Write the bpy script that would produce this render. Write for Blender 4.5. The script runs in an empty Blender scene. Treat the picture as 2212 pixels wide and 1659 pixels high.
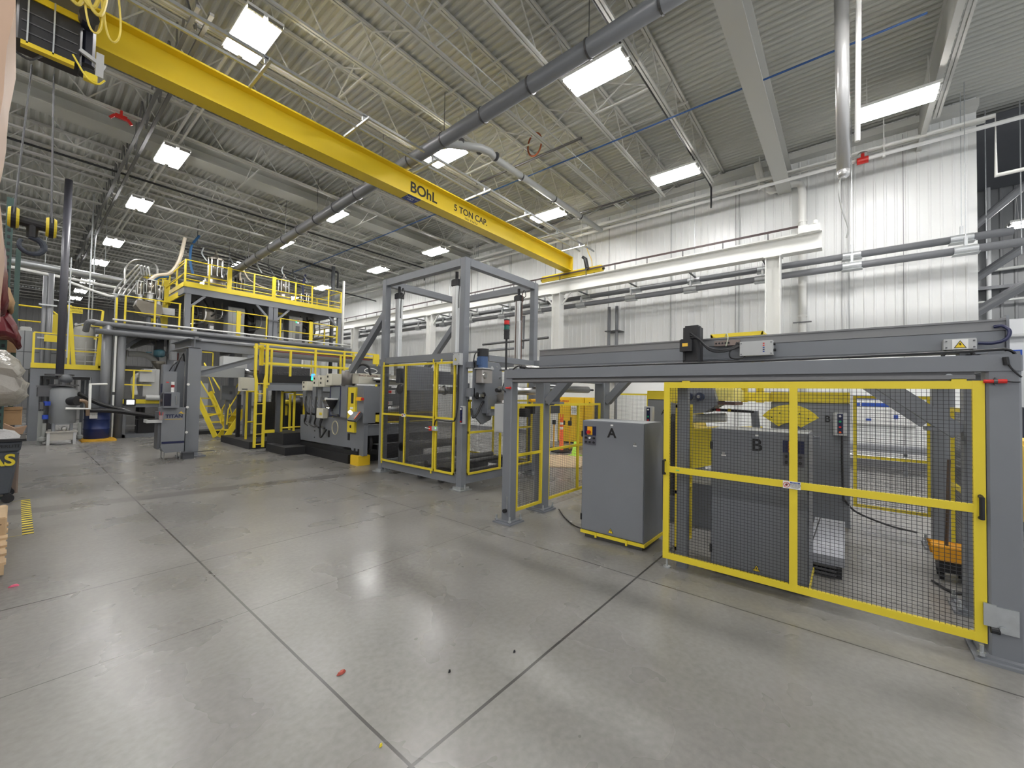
import bpy, math, random
from mathutils import Vector, Matrix
random.seed(7)
C = bpy.context.scene.collection
S = bpy.context.scene
# ---------------------------------------------------------------- camera
YAW, PITCH, ROLL, FOC = math.radians(39.454), math.radians(1.499), math.radians(1.078), 879.8
fw = Vector((math.cos(PITCH)*math.cos(YAW), math.cos(PITCH)*math.sin(YAW), math.sin(PITCH)))
r0 = Vector((math.sin(YAW), -math.cos(YAW), 0)); u0 = r0.cross(fw)
rt = math.cos(ROLL)*r0 + math.sin(ROLL)*u0; up = -math.sin(ROLL)*r0 + math.cos(ROLL)*u0
cam = bpy.data.objects.new('camera', bpy.data.cameras.new('camera')); C.objects.link(cam)
mw = Matrix((rt, up, -fw)).transposed().to_4x4(); mw.translation = Vector((0, 0, 1.65)); cam.matrix_world = mw
cam.data.sensor_width = 36; cam.data.sensor_fit = 'HORIZONTAL'; cam.data.lens = FOC*36/2212
cam.data.clip_start = .05; cam.data.clip_end = 200
S.camera = cam
# ---------------------------------------------------------------- world and colour
w = bpy.data.worlds.new('hall_air'); S.world = w; w.use_nodes = True
w.node_tree.nodes['Background'].inputs[0].default_value = (.93, .96, 1, 1)
w.node_tree.nodes['Background'].inputs[1].default_value = .45
S.view_settings.view_transform = 'Standard'; S.view_settings.look = 'None'
S.view_settings.gamma = 1; S.view_settings.use_curve_mapping = False
S.view_settings.exposure = 1.12
S.cycles.max_bounces = 7; S.cycles.diffuse_bounces = 4; S.cycles.glossy_bounces = 3
S.cycles.use_light_tree = True; S.cycles.sample_clamp_indirect = 4; S.cycles.use_denoising = True
LAMP = 34.0
# ---------------------------------------------------------------- materials
MATS = {}
def M(name, rgb, rough=.5, metal=0, var=0, scale=6, emit=0, alpha=1, bump=0):
    if name in MATS: return MATS[name]
    m = bpy.data.materials.new(name); m.use_nodes = True; nt = m.node_tree; b = nt.nodes['Principled BSDF']
    b.inputs['Base Color'].default_value = (*rgb, 1); b.inputs['Roughness'].default_value = rough; b.inputs['Metallic'].default_value = metal
    if var or bump:
        tc = nt.nodes.new('ShaderNodeTexCoord'); n = nt.nodes.new('ShaderNodeTexNoise'); n.inputs['Scale'].default_value = scale; n.inputs['Detail'].default_value = 4
        nt.links.new(tc.outputs['Object'], n.inputs['Vector'])
        if var:
            mx = nt.nodes.new('ShaderNodeMix'); mx.data_type = 'RGBA'
            mx.inputs[6].default_value = (*[c*(1-var) for c in rgb], 1); mx.inputs[7].default_value = (*[min(1, c*(1+var)) for c in rgb], 1)
            nt.links.new(n.outputs['Fac'], mx.inputs[0]); nt.links.new(mx.outputs[2], b.inputs['Base Color'])
        if bump:
            bp = nt.nodes.new('ShaderNodeBump'); bp.inputs['Strength'].default_value = bump; bp.inputs['Distance'].default_value = .02
            nt.links.new(n.outputs['Fac'], bp.inputs['Height']); nt.links.new(bp.outputs[0], b.inputs['Normal'])
    if emit:
        b.inputs['Emission Color'].default_value = (*rgb, 1); b.inputs['Emission Strength'].default_value = emit
    if alpha < 1: b.inputs['Alpha'].default_value = alpha
    MATS[name] = m; return m
GREY = M('machine_grey_paint', (.185, .195, .215), .42, var=.06, scale=3)
DGREY = M('dark_grey_paint', (.085, .09, .1), .45, var=.1)
LGREY = M('light_grey_paint', (.47, .48, .48), .45)
YEL = M('safety_yellow_paint', (.76, .60, .035), .42, var=.05, scale=2)
CRANE = M('crane_yellow_paint', (.76, .56, .02), .4, var=.05, scale=1)
WHITE = M('white_paint', (.78, .78, .75), .45)
CREAM = M('cream_paint', (.62, .60, .50), .5)
JOIST = M('primed_joist_paint', (.56, .56, .53), .6)
PIPE = M('grey_pipe', (.16, .165, .175), .35)
PVC = M('pale_grey_pipe', (.42, .43, .42), .4)
SILV = M('brushed_steel', (.5, .5, .49), .3, 1)
GALV = M('galvanised_steel', (.5, .52, .53), .45, .8, var=.15, scale=20)
DSTEEL = M('dark_steel', (.12, .12, .125), .4, .7)
BLACK = M('black_rubber', (.012, .012, .014), .5)
WIRE = M('black_mesh_wire', (.03, .03, .035), .5)
RED = M('red_plastic', (.6, .02, .015), .4)
BLUE = M('blue_plastic', (.02, .05, .25), .4)
NAVY = M('navy_panel', (.008, .012, .06), .4)
ORANGE = M('orange_plastic', (.85, .13, .02), .5)
CARD = M('cardboard', (.42, .27, .14), .8, var=.15)
WOOD = M('plywood', (.55, .40, .24), .7, var=.25, scale=4)
BRASS = M('drum_blue_paint', (.01, .025, .12), .35)
PAPER = M('paper', (.8, .8, .78), .7)
TUBE = M('lit_lamp_tube', (1, .985, .97), .5, emit=LAMP)
# ---------------------------------------------------------------- mesh builder
class B:
    def __init__(s): s.v = []; s.f = []
    def add(s, vs, fs):
        n = len(s.v); s.v += [tuple(v) for v in vs]; s.f += [tuple(i+n for i in f) for f in fs]; return s
    def bx(s, x0, x1, y0, y1, z0, z1):
        x0, x1 = min(x0, x1), max(x0, x1); y0, y1 = min(y0, y1), max(y0, y1); z0, z1 = min(z0, z1), max(z0, z1)
        return s.add([(x0,y0,z0),(x1,y0,z0),(x1,y1,z0),(x0,y1,z0),(x0,y0,z1),(x1,y0,z1),(x1,y1,z1),(x0,y1,z1)],
                     [(0,3,2,1),(4,5,6,7),(0,1,5,4),(1,2,6,5),(2,3,7,6),(3,0,4,7)])
    def c(s, x, y, z, sx, sy, sz): return s.bx(x-sx/2, x+sx/2, y-sy/2, y+sy/2, z, z+sz)
    def cb(s, x0, x1, y0, y1, z0, z1, b=.01):   # chamfered box (all vertical and top edges)
        s.prism([(x0+b,y0),(x1-b,y0),(x1,y0+b),(x1,y1-b),(x1-b,y1),(x0+b,y1),(x0,y1-b),(x0,y0+b)], 'z', z0, z1-b)
        return s.prism([(x0+b,y0+b),(x1-b,y0+b),(x1-b,y1-b),(x0+b,y1-b)], 'z', z1-b, z1)
    def bar(s, p, q, w_=.05, h=None, ref=(0,0,1)):
        p, q = Vector(p), Vector(q); h = h or w_; d = (q-p).normalized(); ref = Vector(ref)
        if abs(d.dot(ref)) > .98: ref = Vector((1,0,0))
        a = d.cross(ref).normalized()*w_/2; b = a.cross(d).normalized()*h/2
        vs = [p-a-b, p+a-b, p+a+b, p-a+b, q-a-b, q+a-b, q+a+b, q-a+b]
        return s.add(vs, [(0,3,2,1),(4,5,6,7),(0,1,5,4),(1,2,6,5),(2,3,7,6),(3,0,4,7)])
    def cyl(s, p, q, r, n=12, r2=None): return s.tube([p, q], r, n, r2)
    def tube(s, pts, r, n=8, r2=None):
        pts = [Vector(p) for p in pts]; rings = []; a = None
        for i, p in enumerate(pts):
            d = (pts[min(i+1, len(pts)-1)] - pts[max(i-1, 0)]).normalized()
            if a is None:
                ref = Vector((0,0,1)) if abs(d.z) < .9 else Vector((1,0,0)); a = d.cross(ref).normalized()
            else: a = (a - d*a.dot(d)).normalized()
            b = d.cross(a); rr = r if r2 is None else r + (r2-r)*i/(len(pts)-1)
            rings.append([p + rr*(math.cos(t)*a + math.sin(t)*b) for t in [2*math.pi*k/n for k in range(n)]])
        vs = [v for g in rings for v in g]; fs = []
        for i in range(len(rings)-1):
            for k in range(n):
                fs.append((i*n+k, i*n+(k+1) % n, (i+1)*n+(k+1) % n, (i+1)*n+k))
        fs.append(tuple(range(n-1, -1, -1))); fs.append(tuple((len(rings)-1)*n+k for k in range(n)))
        return s.add(vs, fs)
    def lathe(s, c, prof, n=20, ax='z'):
        vs = []; c = Vector(c)
        for r, h in prof:
            for k in range(n):
                t = 2*math.pi*k/n; x, y = r*math.cos(t), r*math.sin(t)
                vs.append(c + Vector({'z': (x, y, h), 'x': (h, x, y), 'y': (x, h, y)}[ax]))
        m = len(prof); fs = [(i*n+k, i*n+(k+1) % n, (i+1)*n+(k+1) % n, (i+1)*n+k) for i in range(m-1) for k in range(n)]
        fs.append(tuple(range(n))); fs.append(tuple((m-1)*n+k for k in range(n)))
        return s.add(vs, fs)
    def prism(s, poly, ax, a, b):
        f = {'x': lambda u, v, t: (t, u, v), 'y': lambda u, v, t: (u, t, v), 'z': lambda u, v, t: (u, v, t)}[ax]
        n = len(poly); vs = [f(u, v, a) for u, v in poly] + [f(u, v, b) for u, v in poly]
        return s.add(vs, [tuple(range(n)), tuple(range(2*n-1, n-1, -1))] + [(k, (k+1) % n, n+(k+1) % n, n+k) for k in range(n)])
    def ib(s, p, q, w_=.2, h=.25, t=.02, tw=.012, ref=(0,0,1)):   # I-section, centre line p to q
        p, q = Vector(p), Vector(q); d = (q-p).normalized(); u = Vector(ref); u = (u-d*u.dot(d)).normalized()
        o = u*(h/2-t/2); s.bar(p+o, q+o, w_, t, ref); s.bar(p-o, q-o, w_, t, ref); return s.bar(p, q, tw, h-2*t, ref)
    def net(s, o, u, v, lu, lv, pitch, t=.003, rod=0):   # woven wire: o corner, u and v unit directions
        o, u, v = Vector(o), Vector(u), Vector(v); nu, nv = int(lu/pitch), int(lv/pitch); w3 = u.cross(v)
        for i in range(1, nu+1): s.bar(o+u*(i*lu/(nu+1)), o+u*(i*lu/(nu+1))+v*lv, t, t, w3)
        for i in range(1, nv+1): s.bar(o+v*(i*lv/(nv+1)), o+v*(i*lv/(nv+1))+u*lu, t, t, w3)
        return s
def setp(o, label=None, cat=None, group=None, kind=None, category=None):
    cat = cat or category
    for k, v in (('label', label), ('category', cat), ('group', group), ('kind', kind)):
        if v: o[k] = v
    return o
def base(o): return Vector(o['_b']) if '_b' in o else Vector((0, 0, 0))
ROOT = {}
def ob(name, b, mat, parent=None, smooth=False, bevel=0, **kw):
    me = bpy.data.meshes.new(name); vs = b.v
    if parent is None:
        xs = [v[0] for v in vs]; ys = [v[1] for v in vs]; zs = [v[2] for v in vs]
        L = Vector(((min(xs)+max(xs))/2, (min(ys)+max(ys))/2, min(zs)))
        if kw.get('kind') == 'structure': L = Vector((0, 0, 0))
    else: L = ROOT[parent.name]
    me.from_pydata([(v[0]-L.x, v[1]-L.y, v[2]-L.z) for v in vs], [], b.f); me.materials.append(mat)
    o = bpy.data.objects.new(name, me); C.objects.link(o); ROOT[o.name] = L
    if parent is None: o.location = L
    else: o.parent = parent
    if smooth:
        for p in me.polygons: p.use_smooth = len(p.vertices) == 4
    if bevel:
        md = o.modifiers.new('bevel', 'BEVEL'); md.width = bevel; md.segments = 1; md.limit_method = 'ANGLE'
    return setp(o, **kw)
def thing(name, label, cat, loc, group=None):
    o = bpy.data.objects.new(name, None); C.objects.link(o); o.location = loc; o.empty_display_size = .1
    ROOT[o.name] = Vector(loc); return setp(o, label, cat, group)
def dup(root, delta, label, group=None, rz=0):
    def cp(o, par):
        c = o.copy(); C.objects.link(c)
        if par: c.parent = par
        for ch in list(o.children): cp(ch, c)
        return c
    r = cp(root, None); r.location = root.location + Vector(delta); r['label'] = label; r.rotation_euler[2] += rz
    if group: r['group'] = group
    ROOT[r.name] = Vector(r.location); return r
def text(name, body, pos, size, face, mat, parent=None, bold=0, ext=.001, align='CENTER', **kw):
    cu = bpy.data.curves.new(name, 'FONT'); cu.body = body; cu.size = size; cu.extrude = ext; cu.offset = bold
    cu.align_x = align; cu.align_y = 'CENTER'; cu.materials.append(mat)
    tmp = bpy.data.objects.new(name, cu); me = bpy.data.meshes.new_from_object(tmp); bpy.data.objects.remove(tmp)
    o = bpy.data.objects.new(name, me); C.objects.link(o); ROOT[o.name] = Vector(pos)
    if not me.materials: me.materials.append(mat)
    ax = {'-x': ((0,-1,0),(0,0,1),(-1,0,0)), '-y': ((1,0,0),(0,0,1),(0,-1,0)), '-z': ((1,0,0),(0,-1,0),(0,0,-1))}[face]
    m = Matrix(ax).transposed().to_4x4()
    m.translation = Vector(pos) - (ROOT[parent.name] if parent else Vector((0,0,0))); o.matrix_basis = m
    if parent: o.parent = parent
    return setp(o, **kw)
def arc(c, r, a0, a1, n, plane='xz'):
    out = []
    for k in range(n+1):
        t = math.radians(a0+(a1-a0)*k/n); a, b = r*math.cos(t), r*math.sin(t)
        out.append((c[0]+a, c[1], c[2]+b) if plane == 'xz' else (c[0], c[1]+a, c[2]+b) if plane == 'yz' else (c[0]+a, c[1]+b, c[2]))
    return out
def curve(pts, n=6):   # smooth a polyline (Catmull-Rom)
    P = [Vector(p) for p in pts]; P = [2*P[0]-P[1]] + P + [2*P[-1]-P[-2]]; out = []
    for i in range(1, len(P)-2):
        for k in range(n):
            t = k/n; a, b, c, d = P[i-1:i+3]
            out.append(.5*((2*b)+(c-a)*t+(2*a-5*b+4*c-d)*t*t+(3*b-a-3*c+d)*t**3))
    return out + [P[-2]]
# ================================================================ the building
def concrete():
    m = bpy.data.materials.new('polished_concrete'); m.use_nodes = True; nt = m.node_tree; N = nt.nodes; L = nt.links; b = N['Principled BSDF']
    tc = N.new('ShaderNodeTexCoord')
    def noise(sc, det=5, dist=0, vec=None):
        n = N.new('ShaderNodeTexNoise'); n.inputs['Scale'].default_value = sc; n.inputs['Detail'].default_value = det; n.inputs['Distortion'].default_value = dist
        L.new(vec or tc.outputs['Object'], n.inputs['Vector']); return n.outputs['Fac']
    def ramp(src, stops):
        r = N.new('ShaderNodeValToRGB'); r.color_ramp.elements[0].position = stops[0][0]; r.color_ramp.elements[0].color = (*stops[0][1], 1)
        r.color_ramp.elements[1].position = stops[-1][0]; r.color_ramp.elements[1].color = (*stops[-1][1], 1)
        for p, c in stops[1:-1]: e = r.color_ramp.elements.new(p); e.color = (*c, 1)
        L.new(src, r.inputs[0]); return r.outputs[0]
    def math_(op, a, b_, c=None):
        n = N.new('ShaderNodeMath'); n.operation = op
        for i, x in enumerate((a, b_, c)):
            if x is None: continue
            if isinstance(x, (int, float)): n.inputs[i].default_value = x
            else: L.new(x, n.inputs[i])
        return n.outputs[0]
    def mix(fac, a, b_, mode='MIX'):
        n = N.new('ShaderNodeMix'); n.data_type = 'RGBA'; n.blend_type = mode
        L.new(fac, n.inputs[0]) if not isinstance(fac, float) else setattr(n.inputs[0], 'default_value', fac)
        for i, x in ((6, a), (7, b_)):
            if isinstance(x, tuple): n.inputs[i].default_value = (*x, 1)
            else: L.new(x, n.inputs[i])
        return n.outputs[2]
    big = noise(.45, 6, .4); mid = noise(1.7, 9, .35); fine = noise(26, 6)
    col = ramp(big, [(.3, (.14, .135, .125)), (.5, (.185, .179, .168)), (.7, (.235, .229, .218))])
    col = mix(.4, col, ramp(mid, [(.25, (.15, .145, .134)), (.5, (.195, .189, .178)), (.75, (.25, .244, .233))]), 'MIX')
    col = mix(.2, col, ramp(fine, [(.3, (.15, .145, .135)), (.7, (.36, .35, .33))]))
    sp = N.new('ShaderNodeSeparateXYZ'); L.new(tc.outputs['Object'], sp.inputs[0]); X, Y = sp.outputs[0], sp.outputs[1]
    wob = math_('MULTIPLY', noise(1.2, 3), .012)
    def line(coord, at, wd): return math_('LESS_THAN', math_('ABSOLUTE', math_('SUBTRACT', math_('ADD', coord, wob), at+.006), 0), wd)
    g = None
    for c, at, wd in [(X, -1.35, .006), (X, 1.16, .008), (X, 3.66, .006), (Y, 1.49, .009), (Y, 4.78, .006), (Y, -1.8, .006), (Y, 12.2, .006), (Y, 3.45, .003)]:
        l = line(c, at, wd); g = l if g is None else math_('MAXIMUM', g, l)
    col = mix(g, col, (.045, .043, .04))
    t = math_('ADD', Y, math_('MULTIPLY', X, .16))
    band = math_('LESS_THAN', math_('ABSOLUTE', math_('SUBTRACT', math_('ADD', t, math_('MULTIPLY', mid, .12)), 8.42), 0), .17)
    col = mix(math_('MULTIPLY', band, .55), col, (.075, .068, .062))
    L.new(col, b.inputs['Base Color'])
    rg = math_('MULTIPLY_ADD', noise(1.1, 4, .2), .28, .15); L.new(rg, b.inputs['Roughness'])
    bp = N.new('ShaderNodeBump'); bp.inputs['Strength'].default_value = .16; bp.inputs['Distance'].default_value = .01
    L.new(noise(5, 5, 1.0), bp.inputs['Height']); L.new(bp.outputs[0], b.inputs['Normal'])
    b.inputs['Specular IOR Level'].default_value = .55
    return m
ob('floor', B().add([(-10,-8,0),(26,-8,0),(26,48,0),(-10,48,0)], [(0,1,2,3)]), concrete(), kind='structure')
ob('floor', B().add([(-10,-8,-.2),(26,-8,-.2),(26,48,-.2),(-10,48,-.2)], [(3,2,1,0)]), M('slab', (.3,.3,.3), .8), kind='structure')
DECK = M('roof_deck_paint', (.5, .505, .47), .62, var=.06, scale=.7)
# fluted roof deck: ribs run along Y, 155 mm pitch
def deck(x0, x1, y0, y1, z, name):
    n = int((x1-x0)/.155); prof = []
    for i in range(n):
        x = x0+i*.155; prof += [(x, z), (x+.028, z+.04), (x+.085, z+.04), (x+.113, z)]
    prof.append((x0+n*.155, z)); b = B(); k = len(prof)
    b.add([(x, y0, h) for x, h in prof] + [(x, y1, h) for x, h in prof], [(i, i+1, k+i+1, k+i) for i in range(k-1)])
    ob(name, b, DECK, kind='structure')
deck(-9, 14.2, -8, 48, 8.8, 'ceiling')
deck(14.2, 26, -14, 0, 8.95, 'ceiling_annex')
ob('ceiling_top', B().bx(-9, 26, -14, 48, 9.05, 9.1), DECK, kind='structure')
# right wall: ribbed insulated panel
WALL = M('white_wall_panel', (.8, .81, .8), .33, var=.03, scale=.4)
def ribwall(name, axis, at, a0, a1, z0, z1, mat, pitch=.2, dep=.012, sgn=-1):
    b = B(); n = int((a1-a0)/pitch); prof = []
    for i in range(n):
        a = a0+i*(a1-a0)/n; p = (a1-a0)/n
        prof += [(a, 0), (a+p*.70, 0), (a+p*.78, dep), (a+p*.92, dep)]
    prof.append((a1, 0)); k = len(prof)
    f = (lambda a, d, z: (at+sgn*d, a, z)) if axis == 'x' else (lambda a, d, z: (a, at+sgn*d, z))
    b.add([f(a, d, z0) for a, d in prof] + [f(a, d, z1) for a, d in prof], [(i, i+1, k+i+1, k+i) for i in range(k-1)])
    return ob(name, b, mat, kind='structure')
ribwall('wall_right', 'x', 14.0, -2.34, 48, 3.2, 8.8, WALL)
ob('wall_right', B().bx(14.0, 14.25, -2.34, 48, 0, 3.2), WALL, kind='structure')
ob('wall_right', B().bx(14.03, 14.3, -2.34, 48, 3.2, 8.8), WALL, kind='structure')
ob('baseboard_right', B().bx(13.93, 14.0, -2.34, 48, 0, .16), M('grey_kerb', (.22,.22,.23), .6), kind='structure')
ob('wall_annex', B().bx(20, 20.2, -14, 4, 0, 4.35), M('annex_white_wall', (.66,.67,.68), .5), kind='structure')
ribwall('wall_annex', 'x', 20, -14, 4, 4.35, 9.0, M('annex_grey_cladding', (.2,.205,.21), .5), .3, .03)
ribwall('wall_far', 'y', 46, -9, 14.2, 0, 8.8, M('far_grey_wall', (.3,.3,.3), .6), .3, .02)
ob('wall_left', B().bx(-9.2, -9, 2, 48, 0, 8.8), M('left_grey_wall', (.34,.34,.33), .6), kind='structure')
ob('trim_1', B().bx(13.7, 14.0, -2.34, 48, 8.45, 8.62).bx(13.55, 13.62, -2.4, 48, 7.95, 8.06), JOIST, kind='structure')
# wall seams and conduits
b = B()
for y in [-1.1, .1, 2.65, 4.6, 6.9, 9.3, 11.7, 14.2, 17]: b.bx(13.975, 13.99, y-.006, y+.006, 0, 8.4)
ob('trim_2', b, M('seam_gasket', (.3,.3,.31), .6), kind='structure')  # thin grey gasket strips along the wall panel seams
# roof joists along X
JY = [3.0+1.39*k for k in range(8)] + [15.5+1.4*k for k in range(22)] + [-1.52]
n = 3
for y in JY:
    b = B(); zb, zt = 7.88, 8.77; x0, x1 = -8.5, 12.62
    for s_ in (-.032, .032):
        b.bx(x0, x1, y+s_-.022, y+s_+.022, zb-.004, zb+.042); b.bx(x0, 14.0, y+s_-.024, y+s_+.024, zt-.045, zt)
    step = .64; x = -8.2; upf = True
    if y < 26 :
        while x < x1-.4:
            b.bar((x, y, zb+.02 if upf else zt-.02), (x+step, y, zt-.02 if upf else zb+.02), .022)
            x += step; upf = not upf
    b.bar((12.5, y, zb+.02), (13.7, y, zt-.05), .03)
    n += 1; ob('trim_%d' % n, b, JOIST, kind='structure')
# wide flange tie beams
n += 1; ob('trim_%d' % n, B().ib((-8.5, 1.38, 7.95), (14.0, 1.38, 7.95), .34, .62, .03, .02), JOIST, kind='structure')
n += 1; ob('trim_%d' % n, B().ib((-8.5, 14.35, 8.02+.28), (14.0, 14.35, 8.02+.28), .62, .4, .03, .02), DECK, kind='structure')
n += 1; ob('trim_%d' % n, B().ib((-8.5, -1.5+.12, 8.3), (14.0, -1.5+.12, 8.3), .1, .9, .03, .02), JOIST, kind='structure')
# joist girder along Y
b = B()
for s_ in (-.09, .09): b.bx(1.74+s_-.03, 1.74+s_+.03, 8, 44, 7.74, 7.79)
y = 8.56
while y < 42:
    b.bar((1.74, y, 7.76), (1.74, y+.69, 8.7), .035); b.bar((1.74, y+.69, 8.7), (1.74, y+1.39, 7.76), .035); b.bar((1.74, y, 7.76), (1.74, y, 8.7), .03); y += 1.39
n += 1; ob('trim_%d' % n, b, M('grey_girder_paint', (.17,.17,.17), .7), kind='structure')
# bridging rows between joists
b = B()
for x in (4.2, 8.0, 11.6):
    b.bx(x, x+.03, 2.9, 44, 7.95, 7.98)
    for y in JY[:12]:
        b.bar((x, y, 7.95), (x, y+1.39, 8.7), .022); b.bar((x, y, 8.7), (x, y+1.39, 7.95), .022)
for x in (-1.5, 6.2, 9.9): b.bx(x, x+.03, 2.9, 44, 8.66, 8.7)
n += 1; ob('trim_%d' % n, b, JOIST, kind='structure')
NT = n
# ---------------------------------------------------------------- lights
def lamp(x, y):
    L = thing('ceiling_light', 'x', 'ceiling light', (x, y, 7.55), 'high bay ceiling lights')
    b = B()
    for s_ in (-1, 1):
        x0 = x+s_*.145; b.bx(x0-.12, x0+.125, y-.62, y+.62, 7.66, 7.70); b.bx(x0-.125, x0-.12, y-.62, y+.62, 7.64, 7.66).bx(x0+.12, x0+.125, y-.62, y+.62, 7.64, 7.66)
    b.bx(x-.03, x+.03, y-.6, y+.6, 7.64, 7.72)
    for yy in (y-.45, y+.45): b.bar((x-.2, yy, 7.7), (x, yy, 8.4), .006).bar((x+.2, yy, 7.7), (x, yy, 8.4), .006)
    ob('housing', b, WHITE, L)
    for s_ in (-1, 1):
        x0 = x+s_*.145; b = B()
        for k in (-.075, -.025, .025, .075): b.bx(x0+k-.018, x0+k+.018, y-.56, y+.56, 7.59, 7.63)
        ob('lamp_tubes', b, TUBE, L)
        b = B()
        for yy in (y-.615, y+.575): b.bx(x0-.11, x0+.11, yy, yy+.04, 7.6, 7.66)
        for k in (-.06, 0, .06): b.bx(x0+k-.002, x0+k+.002, y-.6, y+.6, 7.59, 7.64)
        ob('reflector', b, SILV, L)
    return L
proto = lamp(2.35, 7.8)
ords = ['first', 'second', 'third', 'fourth', 'fifth', 'sixth', 'seventh', 'eighth', 'ninth', 'tenth', 'eleventh', 'twelfth']
cols = {2.35: ('left row of ceiling lights', [7.8, 13.45, 17.8, 23.4, 27.7, 33.3, 37, 40.3]), 6.65: ('middle row of ceiling lights', [3.57, 7.78, 13.45, 17.7, 22.4, 27.7, 33.3]),
        11.05: ('row along the white wall', [-.78, 3.55, 7.66, 13.4, 17.7, 23.4, 27.7])}
for cx, (nm, ys) in cols.items():
    for i, y in enumerate(ys):
        lb = 'glowing twin panel ceiling light, %s from the camera in the %s' % (ords[i], nm)
        if cx == 2.35 and i == 0: proto['label'] = lb
        else: dup(proto, (cx-2.35, y-7.8, 0), lb)
for k, (x, y) in enumerate([(-2, 3.6), (-2, -1), (2.35, 3.3), (2.35, -.8), (2.35, -5), (6.65, -.78), (6.65, -5), (11.05, -5), (-2, 7.8), (-2, 13.4), (-6.4, 3.6), (-6.4, 7.8), (-6.4, 13.4), (-2, 17.8), (-2, 23)]):
    if (x, y) == (2.35, 3.3): continue
    dup(proto, (x-2.35, y-7.8, 0), 'twin panel ceiling light outside the view, %s of the hidden ones' % (ords+['thirteenth','fourteenth','fifteenth'])[k])
# ================================================================ crane and runway
t = thing('crane_runway', 'white crane runway beam with black conductor bar along the white wall', 'crane runway', (12.6, .47, 0))
ob('runway_beam', B().ib((12.6, .47, 5.64), (12.6, 46, 5.64), .3, .46, .03, .02), WHITE, t)
ob('rail', B().bx(12.57, 12.63, .5, 46, 5.87, 5.92), WHITE, t)
for k, y in enumerate([1.5, 8.25, 15.5, 22.5, 29.5, 36.5]):
    c_ = ob('column', B().ib((12.6, y, 0), (12.6, y, 5.41), .3, .34, .025, .02, (0, 1, 0)).bx(12.38, 12.82, y-.22, y+.22, 0, .03).bx(12.42, 12.78, y-.2, y+.2, 5.38, 5.41), WHITE, t)
    if k > 0 and k < 3:
        for d in (-1, 1): ob('knee_brace', B().bar((12.6, y+d*.1, 4.9), (12.6, y+d*.55, 5.38), .05), WHITE, t)
ob('conductor_bar', B().bar((12.44, .95, 6.04), (12.44, 30, 6.04), .03, .05), M('black_conductor_bar', (.05, .03, .03), .5), t)
b = B(); y = 1.6
while y < 30: b.bx(12.43, 12.45, y-.012, y+.012, 5.86, 6.04).bx(12.43, 12.47, y-.012, y+.012, 5.85, 5.88); y += 1.08
ob('bar_hanger', b, DSTEEL, t)
ob('end_stop', B().bx(12.52, 12.68, .75, .95, 5.87, 6.08).bx(12.42, 12.46, .5, .95, 5.85, 6.02), WHITE, t)
ob('end_stop', B().lathe((12.47, .6, 6.02), [(.02, 0), (.045, .02), (.045, .1), (.02, .12)], 10), WHITE, t)

t = thing('overhead_crane', 'yellow overhead bridge crane beam marked five ton capacity under the roof', 'overhead crane', (6.5, 7.8, 6.1))
br = ob('bridge_beam', B().ib((-3, 7.81, 6.41), (12.62, 7.81, 6.41), .32, .52, .028, .02).bx(12.6, 12.64, 7.65, 7.97, 6.15, 6.67), CRANE, t)
INK = M('black_lettering', (.01, .01, .01), .5)
yb = 7.797
text('maker_mark', 'BOhL', (6.03, yb, 6.42), .34, '-y', INK, br, bold=.007)
ob('maker_underline', B().bx(5.64, 6.46, yb-.003, yb, 6.245, 6.255), INK, br)
text('capacity_text', '5 TON CAP.', (7.62, yb, 6.44), .235, '-y', INK, br, bold=.004)
text('serial_text', 'SN 32434', (7.62, yb, 6.27), .12, '-y', INK, br)
ob('blue_plate', B().bx(5.5, 5.85, 7.66, 7.95, 6.144, 6.15), BLUE, br, label='small blue plate under the beam')
text('plate_text', 'MADE IN\nUSA', (5.67, 7.8, 6.142), .08, '-z', PAPER, br)
e = ob('end_truck', B().cb(12.5, 12.72, 6.45, 8.95, 5.92, 6.14, .02), CRANE, t)
for y in (6.75, 8.65): ob('wheel', B().cyl((12.54, y, 5.98), (12.68, y, 5.98), .07, 16), DSTEEL, e)
ob('drive_motor', B().cyl((12.42, 6.95, 6.1), (12.42, 7.02, 6.42), .07, 12).cyl((12.42, 7.02, 6.42), (12.38, 7.12, 6.5), .05, 10).cyl((12.5, 6.95, 6.08), (12.38, 6.95, 6.08), .06, 12), BLACK, e)
ob('bumper', B().cyl((12.6, 6.45, 6.02), (12.6, 6.38, 6.02), .04, 10).cyl((12.6, 8.95, 6.02), (12.6, 9.02, 6.02), .04, 10), BLACK, e)
ob('power_cord', B().tube(curve([(12.4, 7.0, 6.9), (12.42, 6.9, 6.6), (12.45, 6.8, 6.35), (12.5, 6.8, 6.14)]), .015, 6), M('yellow_cord', (.6, .4, .05), .5), e)
# festoon tracks on the near side of the beam
yf = 6.95
f_ = ob('festoon_track', B().bx(-3, 12.9, yf-.02, yf+.02, 6.78, 6.83).bx(-3, 12.4, yf+.27, yf+.31, 6.70, 6.74), GALV, t)
for x in (2.3, 3.95, 5.6, 7.25, 8.9, 10.5, 11.9):
    ob('track_arm', B().bx(x-.02, x+.02, yf-.2, 7.66, 6.66, 6.70).bx(x-.03, x+.03, yf-.02, yf+.02, 6.70, 6.80), GALV, t)
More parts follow.
